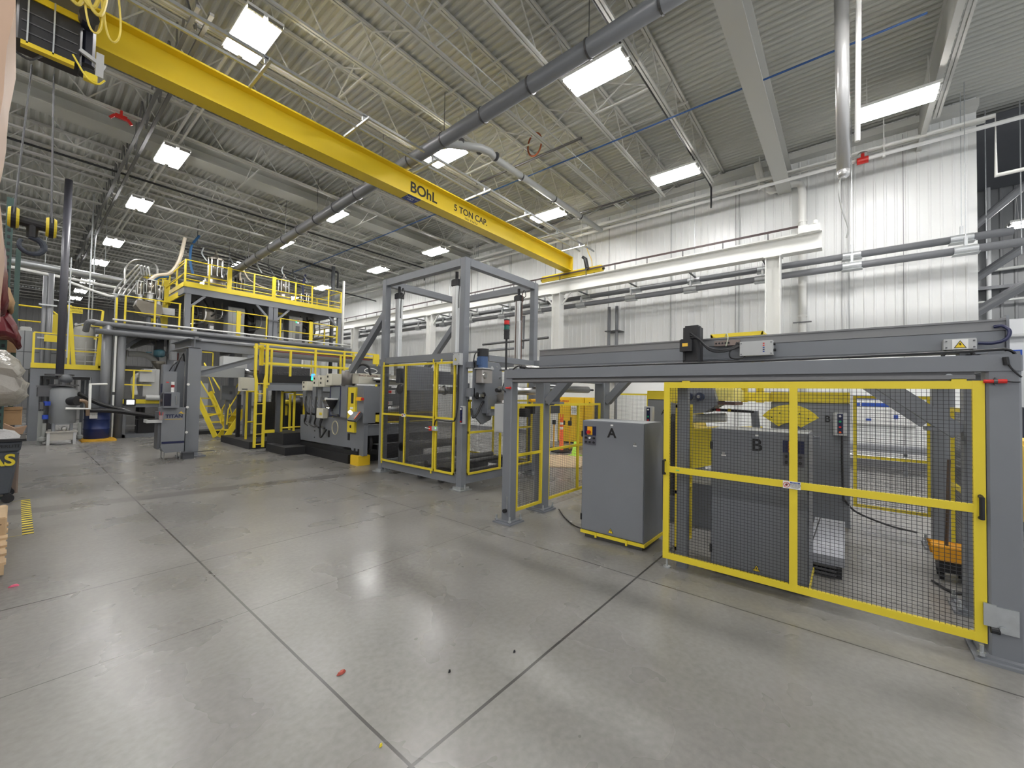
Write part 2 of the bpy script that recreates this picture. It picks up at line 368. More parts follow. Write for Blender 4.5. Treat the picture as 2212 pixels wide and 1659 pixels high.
# hoist trolley
h = thing('crane_hoist', 'black and yellow wire rope hoist trolley hanging on the bridge beam', 'hoist', (.3, 7.8, 5.8))
ob('drum_housing', B().cb(-.14, .38, 7.3, 7.62, 5.62, 6.14, .02), BLACK, h)
for z in (5.72, 5.84, 5.96): ob('drum_slot', B().bx(-.1, .34, 7.29, 7.3, z, z+.015), DSTEEL, h)
ob('lower_plate', B().bx(-.1, .32, 7.26, 7.34, 5.55, 5.6), CRANE, h); ob('upper_plate', B().bx(-.3, .42, 7.3, 7.34, 6.14, 6.22), CRANE, h)
ob('gearbox', B().cb(.38, .5, 7.35, 7.7, 5.7, 6.25, .03).cyl((.42, 7.35, 6.2), (.42, 7.15, 6.18), .09, 14), M('hoist_dark_blue', (.02, .022, .035), .4), h)
ob('motor', B().cyl((-.36, 7.45, 6.3), (-.1, 7.45, 6.3), .13, 16).cyl((-.36, 7.45, 5.95), (-.16, 7.45, 5.95), .1, 14).cyl((.36, 7.4, 5.6), (.5, 7.4, 5.6), .07, 12), BLACK, h)
ob('limit_arm', B().bar((.36, 7.3, 5.8), (.58, 7.28, 5.7), .045).bx(.5, .57, 7.26, 7.28, 5.55, 5.85), LGREY, h)
ob('hand_control', B().cb(.4, .52, 7.25, 7.33, 5.46, 5.55, .01), YEL, h)
for k, x in enumerate((-.06, .14)): ob('rope_guard', B().bx(x, x+.014, 7.26, 7.28, 5.58, 6.2), GALV, h)
ob('trolley_plate', B().bx(-.4, .5, 7.5, 7.56, 6.1, 6.5).bx(-.4, .5, 8.06, 8.1, 6.1, 6.5).bx(-.3, .4, 7.5, 8.1, 6.04, 6.1), DSTEEL, h)
for k in range(15):
    x = -.36 + .058*k; q = .05*(k % 3); pts = [(x-.04, 7.0, 6.8), (x-.08, 6.98, 6.5-q), (x-.03, 6.96, 6.28-q), (x+.05, 6.98, 6.26-q), (x+.09, 7.0, 6.45), (x+.06, 7.0, 6.8)]
    ob('festoon_cable', B().tube(curve(pts, 5), .02, 6), M('festoon_yellow', (.72, .56, .1), .5), h)
for x in (.44, .6): ob('festoon_loop', B().tube(curve([(x-.02, 7.0, 6.8), (x-.07, 7.0, 6.3), (x-.03, 7.0, 5.98), (x+.04, 7.0, 5.93), (x+.08, 7.0, 6.15), (x+.02, 7.0, 6.8)], 5), .011, 6), M('festoon_yellow', (.72, .56, .1), .5), h)
ob('control_cable', B().tube(curve([(-.35, 7.3, 5.8), (-.25, 7.3, 5.55), (-.05, 7.3, 5.42), (.06, 7.3, 5.52)]), .012, 6), BLACK, h)
ob('control_cable', B().tube(curve([(.3, 7.2, 5.65), (.42, 7.2, 5.45), (.52, 7.2, 5.42), (.58, 7.2, 5.5)]), .01, 6), YEL, h)
# hook block
h = thing('hook_block', 'yellow sheave hook block with black hook hanging on wire ropes', 'crane hook', (.06, 7.7, 3.4))
hz = 3.66; hy = 7.7
for s_ in (-.15, .15):
    ob('sheave', B().lathe((.06+s_, hy, hz+(.0 if s_ < 0 else -.03)), [(.04, -.045), (.11, -.045), (.125, -.02), (.125, .02), (.11, .045), (.04, .045)], 22, 'x'), YEL, h)
    ob('sheave_band', B().lathe((.06+s_, hy, hz+(.0 if s_ < 0 else -.03)), [(.1255, -.02), (.129, -.02), (.129, .02), (.1255, .02)], 22, 'x'), BLACK, h)
    for d in (-.12, .12): ob('wire_rope', B().cyl((.06+s_, hy+d, hz), (.08+s_*.6, hy+d*.4, 5.55), .008, 6), DSTEEL, h)
ob('crosshead', B().cyl((-.08, hy, hz-.02), (.2, hy, hz-.04), .055, 12).cyl((.06, hy, hz-.02), (.06, hy, hz-.2), .05, 12), BLACK, h)
ob('hook', B().tube([(.06, hy, hz-.15), (.06, hy, hz-.2)] + arc((.06, hy, hz-.3), .1, 60, -215, 12), .04, 10, .02), M('hook_slate', (.04, .05, .07), .45), h)
# ================================================================ pipes under the roof
def pz(y): return 6.97-.0367*(y-4.5)
t = thing('roof_drain_pipe', 'large dark grey drain pipe with banded joints running under the roof', 'pipe', (5.45, 8, 6.6))
ob('pipe_run', B().cyl((5.45, -2, pz(-2)), (5.45, 21, pz(21)), .135, 20), PIPE, t, smooth=True)
y = -.3
while y < 20:
    ob('pipe_band', B().cyl((5.45, y, pz(y)), (5.45, y+.03, pz(y)), .15, 18), DSTEEL, t); 
    if int(y*10) % 2 == 0: ob('pipe_hanger', B().bar((5.45, y+.015, pz(y)+.14), (5.45, y+.015, 7.9), .01), DSTEEL, t)
    y += 1.12
br = ob('branch_pipe', B().tube([(5.5, 6.7, pz(6.7)), (5.7, 6.55, 6.98), (6.3, 6.2, 7.05), (6.55, 6.15, 7.06), (6.8, 6.25, 7.08), (13.0, 6.75, 7.55)], .085, 14), PVC, t, smooth=True, label='pale branch pipe leading to the wall')
for x in (5.9, 6.35, 6.75, 7.9, 9.6, 11.3): 
    k = max(0, (x-6.8)/6.2); ob('clamp', B().cyl((x, 6.25+.5*k if x > 6.8 else 6.42-.3*(x-5.9), 7.06+.47*k), (x+.025, 6.25+.5*k if x > 6.8 else 6.42-.3*(x-5.9), 7.06+.47*k), .1, 14), DSTEEL, br)
# twin grey pipes along the wall
for nm, x, z, y0, y1, lb in (('front', 13.0, 4.98, -5.5, 30, 'lower front grey insulated pipe hung along the white wall'), ('rear', 13.4, 5.35, -2.75, 30, 'upper rear grey insulated pipe behind the runway column')):
    t = thing('wall_pipe', lb, 'pipe', (x, 5, z))
    ob('pipe_run', B().cyl((x, y0, z), (x, y1, z), .085, 16), PIPE, t, smooth=True)
    y = -2.0
    while y < 24:
        ob('pipe_saddle', B().cyl((x, y-.18, z), (x, y+.18, z), .095, 16).bx(x-.12, x+.12, y-.2, y+.2, z-.1, z-.092), GALV, t)
        ob('pipe_hanger', B().bar((x, y, z+.1), (x, y, 5.42 if y > .6 and x < 13.2 else 8.7), .014).bx(x-.035, x+.035, y-.025, y+.025, z+.08, z+.28), GALV, t)
        if x < 13.2 and y > .6: ob('hanger_arm', B().bar((12.7, y-.05, 5.42), (13.5, y-.05, 5.42), .04), DSTEEL, t)
        y += 1.9
t = thing('wall_pipe', 'grey pipe dropping from the wall pipes left of the column', 'pipe', (13.0, 13, 2))
ob('pipe_run', B().tube([(13.2, 10.3, 4.9), (13.2, 10.3, 3.6), (13.2, 16, 3.55)], .06, 12), PIPE, t)
ob('pipe_run', B().cyl((13.1, 9.0, 3.9), (13.1, 12.5, 3.85), .05, 12), DSTEEL, t)
for k, (x, z, lb) in enumerate(((13.2, 7.86, 'upper white sprinkler pipe along the top of the white wall'), (13.1, 7.58, 'lower white sprinkler pipe along the top of the white wall'))):
    t = thing('sprinkler_pipe', lb, 'pipe', (x, 5, z))
    pts = [(x, 30, z), (x, -2.48, z), (x, -2.48, 6.55), (x, -4.5, 6.58)] if k == 0 else [(x, 30, z), (x, -4.5, z+.05)]
    ob('pipe_run', B().tube(pts, .045, 12), WHITE, t, smooth=True)
    for y in [-.7, 1.9, 4.7, 7.6, 10.4, 13.2, 16]: ob('pipe_hanger', B().bar((x, y, z+.03), (x, y, 8.5), .016).c(x, y, z-.03, .07, .05, .12), WHITE, t)
t = thing('sprinkler_valve', 'small red valve on the sprinkler pipe beside the hanging duct', 'valve', (13.1, -.3, 7.5))
ob('valve_body', B().cyl((13.1, -.42, 7.6), (13.1, -.2, 7.6), .08, 12).cyl((13.1, -.31, 7.6), (13.1, -.31, 7.78), .035, 10), RED, t)
ob('handwheel', B().cyl((13.1, -.31, 7.76), (13.1, -.31, 7.79), .09, 12), SILV, t)
t = thing('wall_downpipe', 'white downpipe elbowing off the roof and running down the wall', 'pipe', (13.75, .95, 0))
ob('pipe_run', B().tube([(13.4, 2.0, 8.5), (13.5, 1.95, 8.2), (13.75, 1.9, 7.9), (13.78, 1.7, 7.72), (13.78, 1.15, 7.76), (13.78, 1.0, 7.7), (13.78, .95, 7.45), (13.78, .95, 0.1)], .095, 16), WHITE, t, smooth=True)
for z in (6.6, 5.2, 3.95): ob('pipe_collar', B().cyl((13.78, .95, z), (13.78, .95, z+.06), .108, 16), WHITE, t)
ob('pipe_strap', B().bx(13.66, 13.7, .74, 1.16, 3.78, 3.81), DSTEEL, t)
for i, y in enumerate((6.38, 6.68)):
    t = thing('wall_riser', 'thin grey riser pipe on the white wall, %s one of the pair' % ('right' if i == 0 else 'left'), 'pipe', (13.6, y, 0), 'grey riser pipes')
    ob('pipe_run', B().cyl((13.6, y, .1), (13.6, y, 4.9), .055, 12), PIPE, t)
    ob('strap', B().bx(13.5, 14.0, y-.12, y+.12, 4.0, 4.03).bx(13.5, 14.0, y-.12, y+.12, 2.2, 2.23), DSTEEL, t)
b = B()
for y, z0 in ((2.55, 0), (4.6, 3.3), (8.95, 4.5), (-.05, 0)): b.bx(13.93, 13.96, y-.015, y+.015, z0, 8.2)
tag_ = ob('wall_conduit', b, LGREY, label='thin grey electrical conduits running up the white wall', category='conduit')
# vertical duct in the right foreground
t = thing('hanging_duct', 'tall white vertical duct hanging from the roof with open lower end', 'duct', (8, .05, 5.1))
ob('duct_tube', B().cyl((8, .06, 8.75), (8, .035, 5.2), .095, 20, .085).lathe((8, .035, 5.08), [(.03, 0), (.07, .03), (.085, .12)], 20), M('pale_duct_vinyl', (.5, .5, .5), .3, .5), t, smooth=True)
ob('side_pipe', B().cyl((8, -.16, 8.75), (8, -.13, 5.6), .035, 10), WHITE, t)
ob('loose_strap', B().tube(curve([(8, .06, 5.15), (8, .09, 4.9), (8.02, .05, 4.6), (8, -.02, 4.3), (8, .0, 4.15)]), .012, 6), PVC, t)
# conduits and small things in the roof space
def roof_line(name, label, pts, r, mat, cat='conduit'):
    ob(name, B().tube([Vector(p) for p in pts], r, 8), mat, label=label, category=cat)
roof_line('air_line', 'thin blue air line crossing the roof joists', [(9.0, -1, 7.84), (9.0, 24, 7.84)], .018, M('blue_air_line', (.03, .1, .3), .5))
roof_line('roof_conduit', 'dark steel conduit lying on the roof joists left of the blue line', [(8.4, 4.9, 7.83), (8.4, 8.4, 7.83)], .03, DSTEEL)
roof_line('roof_conduit', 'dark steel conduit lying on the joists near the white wall', [(11.9, 4.5, 7.83), (11.9, 7.2, 7.83)], .03, DSTEEL)
roof_line('roof_conduit', 'black gas pipe running along the joist above the right lights', [(-3, 3.1, 7.95), (12.6, 3.1, 7.95), (12.9, 3.1, 7.9), (12.9, 3.1, 7.3)], .025, BLACK, 'pipe')
roof_line('roof_conduit', 'thin black pipe crossing the roof beyond the wide tie beam', [(-6, 16.1, 7.8), (12.6, 16.1, 7.8), (12.6, 16.1, 7.2)], .03, BLACK, 'pipe')
roof_line('roof_conduit', 'thin grey cable above the festoon tracks', [(-2, 5.4, 7.84), (12.8, 5.4, 7.84)], .012, GALV)
ob('coiled_hose', B().tube([(8.4, 6.3+.22*math.cos(a), 8.2+.3*math.sin(a)) for a in [math.radians(k*18-80) for k in range(38)]], .022, 6), M('orange_hose', (.5, .12, .04), .5), label='coiled orange hose hanging from a roof conduit', category='hose')
ob('ceiling_bracket', B().bx(1.2, 1.4, 12.6, 12.66, 7.7, 7.78).bar((1.2, 12.63, 7.74), (1.12, 12.63, 7.64), .05).bar((1.4, 12.63, 7.74), (1.48, 12.63, 7.64), .05).bx(1.28, 1.32, 12.6, 12.7, 7.78, 7.88), RED, label='small red bracket hanging from a joist', category='bracket')
ob('roof_conduit', B().bx(2.26, 2.3, 8.5, 40, 7.83, 7.87).bx(2.4, 2.44, 8.5, 40, 7.83, 7.87), WHITE, label='pair of white strut channels carrying the left row of lights', category='strut channel')
# ================================================================ winder gantry, safety gate, cabinets
def baseplate(t, x, y, s=.3):
    bp = ob('base_plate', B().bx(x-s/2, x+s/2, y-s/2, y+s/2, 0, .018).bx(x-s/2+.03, x+s/2-.03, y-s/2+.03, y+s/2-.03, .018, .034), GREY, t)
    for dx in (-1, 1):
        for dy in (-1, 1): ob('anchor_bolt', B().cyl((x+dx*(s/2-.035), y+dy*(s/2-.035), .03), (x+dx*(s/2-.035), y+dy*(s/2-.035), .1), .012, 8).cyl((x+dx*(s/2-.035), y+dy*(s/2-.035), .034), (x+dx*(s/2-.035), y+dy*(s/2-.035), .055), .022, 6), GALV, bp)
G = thing('roll_gantry', 'grey steel gantry frame with raised carriage beam over the winder cabinets', 'gantry', (5.4, 1.3, 0))
for x, y, s_, zt in ((4.11, 3.40, .14, 1.97), (4.11, -.78, .15, 1.97), (4.88, 3.43, .16, 2.05), (4.88, -.80, .16, 2.05), (6.72, 3.42, .2, 2.05), (6.72, -.84, .18, 2.05)):
    ob('post', B().cb(x-s_/2, x+s_/2, y-s_/2, y+s_/2, .03, zt, .012), GREY, G); baseplate(G, x, y, s_+.15)
ob('front_beam', B().cb(4.03, 4.18, -.86, 3.42, 1.862, 1.97, .008), GREY, G)
ob('hanging_rail', B().bx(4.045, 4.075, -.66, 3.41, 1.812, 1.84).bx(4.075, 4.085, -.66, 3.41, 1.80, 1.862), M('satin_rail', (.22, .22, .225), .45, .4), G)
ob('cross_beam', B().bx(4.18, 6.8, 3.36, 3.5, 1.87, 2.0), GREY, G)
ob('cross_beam', B().bx(4.18, 6.8, -.88, -.74, 1.87, 2.0), GREY, G)
ob('rear_beam', B().cb(6.64, 6.82, -1.0, 4.0, 1.98, 2.14, .01), GREY, G)
ub = ob('carriage_beam', B().cb(4.80, 4.96, -.94, 3.45, 2.05, 2.215, .006).bx(4.795, 4.80, -.94, 3.45, 2.075, 2.085), GREY, G)
ob('carriage_rail', B().bx(4.80, 4.95, -.94, 3.44, 2.217, 2.29).bx(4.79, 4.955, -.94, 3.44, 2.29, 2.305), M('satin_rail', (.22, .22, .225), .45, .4), G)
ob('carriage_end_plate', B().bx(4.78, 4.98, -.955, -.94, 2.02, 2.33), GREY, G)
ob('beam_bracket', B().bx(4.8, 4.96, -.95, -.7, 1.96, 2.05).bx(4.82, 4.94, 3.2, 3.45, 1.96, 2.05), GREY, G)
for x, w_ in ((4.88, .13), (6.72, .15)):
    for y, d in ((3.32, -1), (-.7, 1)):
        L_ = .42 if d < 0 else .66
        ob('knee_brace', B().bar((x, y, 1.55-(0 if d < 0 else .14)), (x, y+d*L_, 1.98), w_, .12), GREY, G)
ob('brace_gusset', B().bx(4.82, 4.94, 3.1, 3.34, 1.53, 1.56).bx(4.82, 4.94, -.72, -.5, 1.42, 1.45), GREY, G)
ob('cable_run', B().tube(curve([(4.2, -.86, 1.9), (4.1, -.82, 2.0), (4.08, -.6, 2.0), (4.1, .5, 1.985), (4.1, 1.8, 1.985), (4.1, 3.0, 1.985), (4.12, 3.3, 2.02), (4.1, 3.43, 1.9), (4.03, 3.47, 1.75), (4.02, 3.42, 1.68)], 5), .009, 6), BLACK, G)
ob('post_strip', B().bx(4.035, 4.04, 3.36, 3.375, .18, .34), GALV, G)
ob('adjuster_knob', B().cyl((4.04, 3.39, .16), (4.0, 3.39, .16), .025, 12), BLACK, G)
# servo motor carriage
t = thing('servo_motor', 'black servo motor with yellow label standing on the gantry beam', 'motor', (4.6, 1.27, 1.98))
ob('motor_body', B().cb(4.51, 4.67, 1.19, 1.36, 2.02, 2.42, .02), BLACK, t)
ob('cooling_rib', B().bx(4.50, 4.51, 1.2, 1.22, 2.05, 2.2).bx(4.50, 4.51, 1.33, 1.35, 2.05, 2.2), BLACK, t)
ob('terminal_box', B().cb(4.44, 4.51, 1.25, 1.37, 2.14, 2.27, .01), BLACK, t)
ob('rating_label', B().bx(4.438, 4.44, 1.285, 1.34, 2.19, 2.225), M('amber_label', (.8, .5, .05), .6), t, label='small amber rating label')
ob('mount_plate', B().bx(4.46, 4.8, 1.1, 1.42, 1.985, 2.015), LGREY, t)
t = thing('gantry_carriage', 'grey carriage block with cable glands and looped cables on upper beam', 'carriage', (4.75, .9, 2.0))
ob('gland_block', B().bx(4.74, 4.79, .86, 1.1, 2.21, 2.265), M('gland_bronze', (.25, .2, .18), .5, .5), t)
for k in range(5): ob('gland_hole', B().cyl((4.742, 1.08-.03*k, 2.237), (4.735, 1.08-.03*k, 2.237), .01, 10), BLACK, t)
for k in range(3):
    ob('looped_cable', B().tube(curve([(4.5, 1.28, 2.34-.03*k), (4.5, 1.2, 2.27), (4.55, 1.1, 2.17-.01*k), (4.62, .98, 2.155-.01*k), (4.7, .9-.02*k, 2.19), (4.73, .88-.02*k, 2.235)], 6), .009, 7), BLACK, t)
ob('looped_cable', B().tube(curve([(4.7, .86, 2.2), (4.66, .93, 2.14), (4.66, .92, 2.07), (4.7, .82, 2.07), (4.72, .78, 2.15), (4.74, .74, 2.17)], 6), .007, 6), BLACK, t)
ob('looped_cable', B().tube(curve([(4.72, .99, 2.3), (4.7, .97, 2.33), (4.7, .96, 2.28), (4.71, .98, 2.2)], 6), .005, 6), M('pale_cable', (.6, .65, .5), .5), t)
ob('chain_tray', B().bx(4.6, 4.8, .85, 1.2, 1.99, 2.045), BLACK, t)
def junction(label, x, y0, y1, z0, z1, mat=LGREY):
    t = thing('junction_box', label, 'electrical box', (x, (y0+y1)/2, z0))
    ob('box_body', B().cb(x-.05, x+.03, y0, y1, z0, z1, .004), mat, t)
    for y in (y0+.015, y1-.015):
        for z in (z0+.015, z1-.02): ob('screw', B().cyl((x-.05, y, z), (x-.056, y, z), .006, 8), DSTEEL, t)
    return t
t = junction('long white junction box on the gantry beam right of the motor', 4.74, .56, .85, 2.09, 2.235)
for k, c_ in enumerate((RED, RED, BLUE, NAVY, BLUE)): ob('pictogram', B().bx(4.688, 4.69, .63, .645, 2.2-.02*k, 2.212-.02*k), c_, t)
for y in (.57, ): ob('plug', B().cyl((4.74, .56, 2.2), (4.74, .545, 2.2), .014, 10).cyl((4.74, .56, 2.14), (4.74, .54, 2.14), .014, 10), BLACK, t)
t = junction('grey junction box with yellow voltage warning at the gantry right end', 4.77, -.78, -.6, 2.075, 2.16)
WARN = M('warning_yellow', (.85, .62, .02), .5)
def warn(parent, face, c_, s, bg=False):
    x, y, z = c_
    if bg: ob('label_backing', B().bx(x-.001, x+.001, y-s*.62, y+s*.62, z-s*.55, z+s*.55), PAPER, parent)
    ob('warning_triangle', B().prism([(y-s/2, z-s*.43), (y+s/2, z-s*.43), (y, z+s*.43)], 'x', x-.003, x-.001), BLACK, parent)
    ob('warning_triangle_field', B().prism([(y-s*.40, z-s*.38), (y+s*.40, z-s*.38), (y, z+s*.32)], 'x', x-.005, x-.003), WARN, parent)
    ob('warning_bolt', B().prism([(y+.02*s, z+.2*s), (y+.12*s, z-.06*s), (y+.02*s, z-.04*s), (y-.06*s, z-.3*s), (y-.02*s, z-.08*s), (y-.1*s, z-.06*s)], 'x', x-.006, x-.005), BLACK, parent)
warn(t, '-x', (4.716, -.69, 2.115), .07, True)
ob('flex_conduit', B().tube(curve([(4.75, -.79, 2.12), (4.74, -.87, 2.115), (4.74, -.93, 2.14), (4.75, -.95, 2.2), (4.77, -.92, 2.245), (4.79, -.88, 2.245)], 6), .012, 8), NAVY, t)
ob('lead', B().tube([(4.75, -.62, 2.07), (4.75, -.6, 2.03), (4.78, -.6, 1.98)], .012, 8).tube([(4.75, -.75, 2.07), (4.75, -.77, 2.02), (4.78, -.78, 1.98)], .012, 8), BLACK, t)
t = thing('emergency_switch', 'red plug switch with black lead on the right gantry post', 'switch', (4.0, -.73, 1.78))
ob('switch_barrel', B().cyl((4.02, -.69, 1.795), (4.02, -.735, 1.795), .012, 10).cyl((4.02, -.75, 1.795), (4.02, -.79, 1.795), .014, 10), RED, t)
ob('switch_collar', B().cyl((4.02, -.734, 1.795), (4.02, -.75, 1.795), .017, 10).bx(4.02, 4.04, -.745, -.739, 1.77, 1.82), DSTEEL, t)
ob('switch_lead', B().tube(curve([(4.02, -.79, 1.795), (4.02, -.82, 1.79), (4.02, -.845, 1.79)]), .004, 6).tube(curve([(4.02, -.79, 1.95), (4.02, -.8, 1.9), (4.02, -.82, 1.86), (4.02, -.85, 1.82)]), .005, 6).cyl((4.02, -.785, 1.95), (4.02, -.79, 1.9), .014, 8), BLACK, t)
t = thing('emergency_switch', 'red switch barrel on the left front gantry post', 'switch', (4.0, 3.38, 1.7))
ob('switch_barrel', B().cyl((4.02, 3.41, 1.735), (4.02, 3.34, 1.735), .011, 10).cyl((4.02, 3.345, 1.735), (4.02, 3.33, 1.735), .017, 10), RED, t)
t = thing('signal_tower', 'signal tower with red and green lenses on a black pole', 'signal light', (4.1, 3.52, 1.95))
ob('pole', B().cyl((4.12, 3.5, 1.97), (4.12, 3.5, 2.42), .014, 10), BLACK, t)
ob('base_plate', B().bx(4.06, 4.16, 3.42, 3.56, 1.965, 1.98), DSTEEL, t)
ob('black_module', B().cyl((4.12, 3.5, 2.39), (4.12, 3.5, 2.50), .036, 16).cyl((4.12, 3.5, 2.50), (4.12, 3.5, 2.513), .04, 16).cyl((4.12, 3.5, 2.57), (4.12, 3.5, 2.58), .04, 16).cyl((4.12, 3.5, 2.635), (4.12, 3.5, 2.65), .038, 16).cyl((4.12, 3.5, 2.45), (4.12, 3.5, 2.455), .04, 16), BLACK, t)
ob('green_lens', B().cyl((4.12, 3.5, 2.513), (4.12, 3.5, 2.57), .035, 16), M('green_lens', (.01, .12, .09), .2), t)
ob('red_lens', B().cyl((4.12, 3.5, 2.58), (4.12, 3.5, 2.635), .035, 16), RED, t)
# ---- framed mesh panels
def panel(name, label, o, u, L_, z0, z1, fr=.04, mids=(), stiles=(), pitch=.027, wire=.0026, group=None, dep=.03, mat=None, cat='safety fence', tpar=None):
    o = Vector(o); u = Vector(u).normalized(); nrm = Vector((0,0,1)).cross(u); t = tpar or thing(name, label, cat, (o.x+u.x*L_/2, o.y+u.y*L_/2, z0), group); mat = mat or YEL
    P = lambda a, z: (o.x+u.x*a, o.y+u.y*a, z)
    b = B(); b.bar(P(0, z0+fr/2), P(L_, z0+fr/2), dep, fr).bar(P(0, z1-fr/2), P(L_, z1-fr/2), dep, fr)
    b.bar(P(fr/2, z0-.001), P(fr/2, z1+.001), dep+.003, fr, u).bar(P(L_-fr/2, z0-.001), P(L_-fr/2, z1+.001), dep+.003, fr, u)
    ob('frame', b, mat, t)
    for z in mids: ob('mid_rail', B().bar(P(0, z), P(L_, z), dep, fr), mat, t)
    for a in stiles: ob('stile', B().bar(P(a, z0+.002), P(a, z1-.002), dep+.002, fr, u), mat, t)
    q = nrm*(dep*.3)
    ob('wire_mesh', B().net(Vector(P(fr, z0+fr))+q, u, (0,0,1), L_-2*fr, z1-z0-2*fr, pitch, wire), WIRE, t)
    return t
g = panel('safety_gate', 'large yellow framed sliding safety gate with black mesh in front of cabinet B', (4.06, -.70, 0), (0, 1, 0), 2.09, .095, 1.80, fr=.055, mids=(.955,), stiles=(1.04,), pitch=.027, cat='safety gate')
ob('gate_lug', B().bx(4.045, 4.075, 1.15, 1.22, 1.80, 1.815).bx(4.045, 4.075, -.62, -.55, 1.80, 1.815), YEL, g)
ob('hanger_roller', B().bx(4.05, 4.06, 1.16, 1.21, 1.815, 1.825).bx(4.05, 4.06, -.61, -.56, 1.815, 1.825).cyl((4.05, -.54, 1.83), (4.08, -.54, 1.83), .02, 10), GALV, g)
ob('pull_handle', B().tube([(4.045, 1.375, 1.04), (4.0, 1.375, 1.04), (4.0, 1.375, .91), (4.045, 1.375, .91)], .012, 8), BLACK, g)
ob('pull_handle', B().tube([(4.045, -.675, 1.04), (4.0, -.675, 1.04), (4.0, -.675, .9), (4.045, -.675, .9)], .013, 8), BLACK, g)
sg = ob('sign_plate', B().bx(4.036, 4.042, .29, .41, .925, .985), PAPER, g, label='notice plate with a crossed out hand')
ob('prohibition_ring', B().tube([(4.0345, .385+.02*math.cos(a), .955+.02*math.sin(a)) for a in [math.radians(k*20) for k in range(19)]], .0022, 5).bar((4.034, .37, .97), (4.034, .40, .94), .003), RED, sg)
ob('hand_symbol', B().cyl((4.036, .385, .955), (4.034, .385, .955), .009, 10), BLACK, sg)
ob('notice_band', B().bx(4.033, 4.036, .295, .36, .97, .982), BLUE, sg); text('notice_text', 'NOTICE', (4.0325, .3275, .976), .012, '-x', PAPER, sg, ext=.0003)
text('notice_lines', 'KEEP HANDS CLEAR\nDO NOT OPEN GATE\nWHILE MACHINE\nIS RUNNING', (4.0345, .3275, .949), .0085, '-x', INK, sg, ext=.0003)
ob('gate_foot', B().cyl((4.08, 1.36, .0), (4.08, 1.36, .012), .035, 16).cyl((4.08, 1.36, .012), (4.08, 1.36, .1), .01, 8), GALV, g)
ob('latch_bracket', B().bx(4.02, 4.04, -.735, -.68, .22, .36).bx(4.025, 4.035, -.83, -.735, .19, .35).cyl((4.02, -.76, .22), (4.0, -.76, .22), .016, 10), GALV, g)
ob('latch_roller', B().cyl((4.03, -.71, .2), (4.03, -.75, .2), .022, 12), BLACK, g)
ob('green_tag', B().bx(4.042, 4.044, 1.24, 1.27, .95, .96), M('green_tape', (.2, .6, .2), .6), g)
panel('safety_fence', 'yellow framed mesh fence panel between the two left gantry posts', (4.2, 3.37, 0), (1, 0, 0), .59, .12, 1.53, fr=.035, mids=(.85,), group=None)
panel('safety_fence', 'yellow framed mesh fence with central stile behind cabinet A', (4.98, 3.40, 0), (1, 0, 0), 1.62, .12, 1.53, fr=.035, mids=(.85,), stiles=(.87,))
panel('safety_fence', 'tall yellow framed mesh panel near the white wall left of robot cell', (8.0, 3.05, 0), (0, 1, 0), .95, .0, 1.72, fr=.035, mids=(.9,))
panel('safety_fence', 'yellow framed mesh panel at the back right of the robot cell', (7.0, -.78, 0), (0, 1, 0), .72, .28, 1.72, fr=.035, mids=(.93,))
panel('safety_fence', 'narrow yellow framed mesh panel right of the rear gantry post', (6.3, -.86, 0), (-1, 0, 0), .9, .1, 1.6, fr=.04, mids=(.8,))
panel('safety_fence', 'yellow framed mesh panel with black netting beside cabinet B', (4.25, 1.33, 0), (1, 0, 0), .5, .12, 1.58, fr=.035, mids=(.7,))
ob('cable_netting', B().prism([(4.3, .65), (4.62, .62), (4.66, .9), (4.58, 1.2), (4.48, 1.46), (4.36, 1.48), (4.3, 1.4)], 'y', 1.37, 1.42), M('tangled_black_netting', (.02, .02, .022), .8, bump=1, scale=60), label='hank of black netting hung behind the yellow mesh panel', category='netting')
ob('guide_post', B().cb(4.16, 4.25, 1.2, 1.3, 0, 1.86, .01), GREY, label='grey upright post just behind the left edge of the gate', category='post')
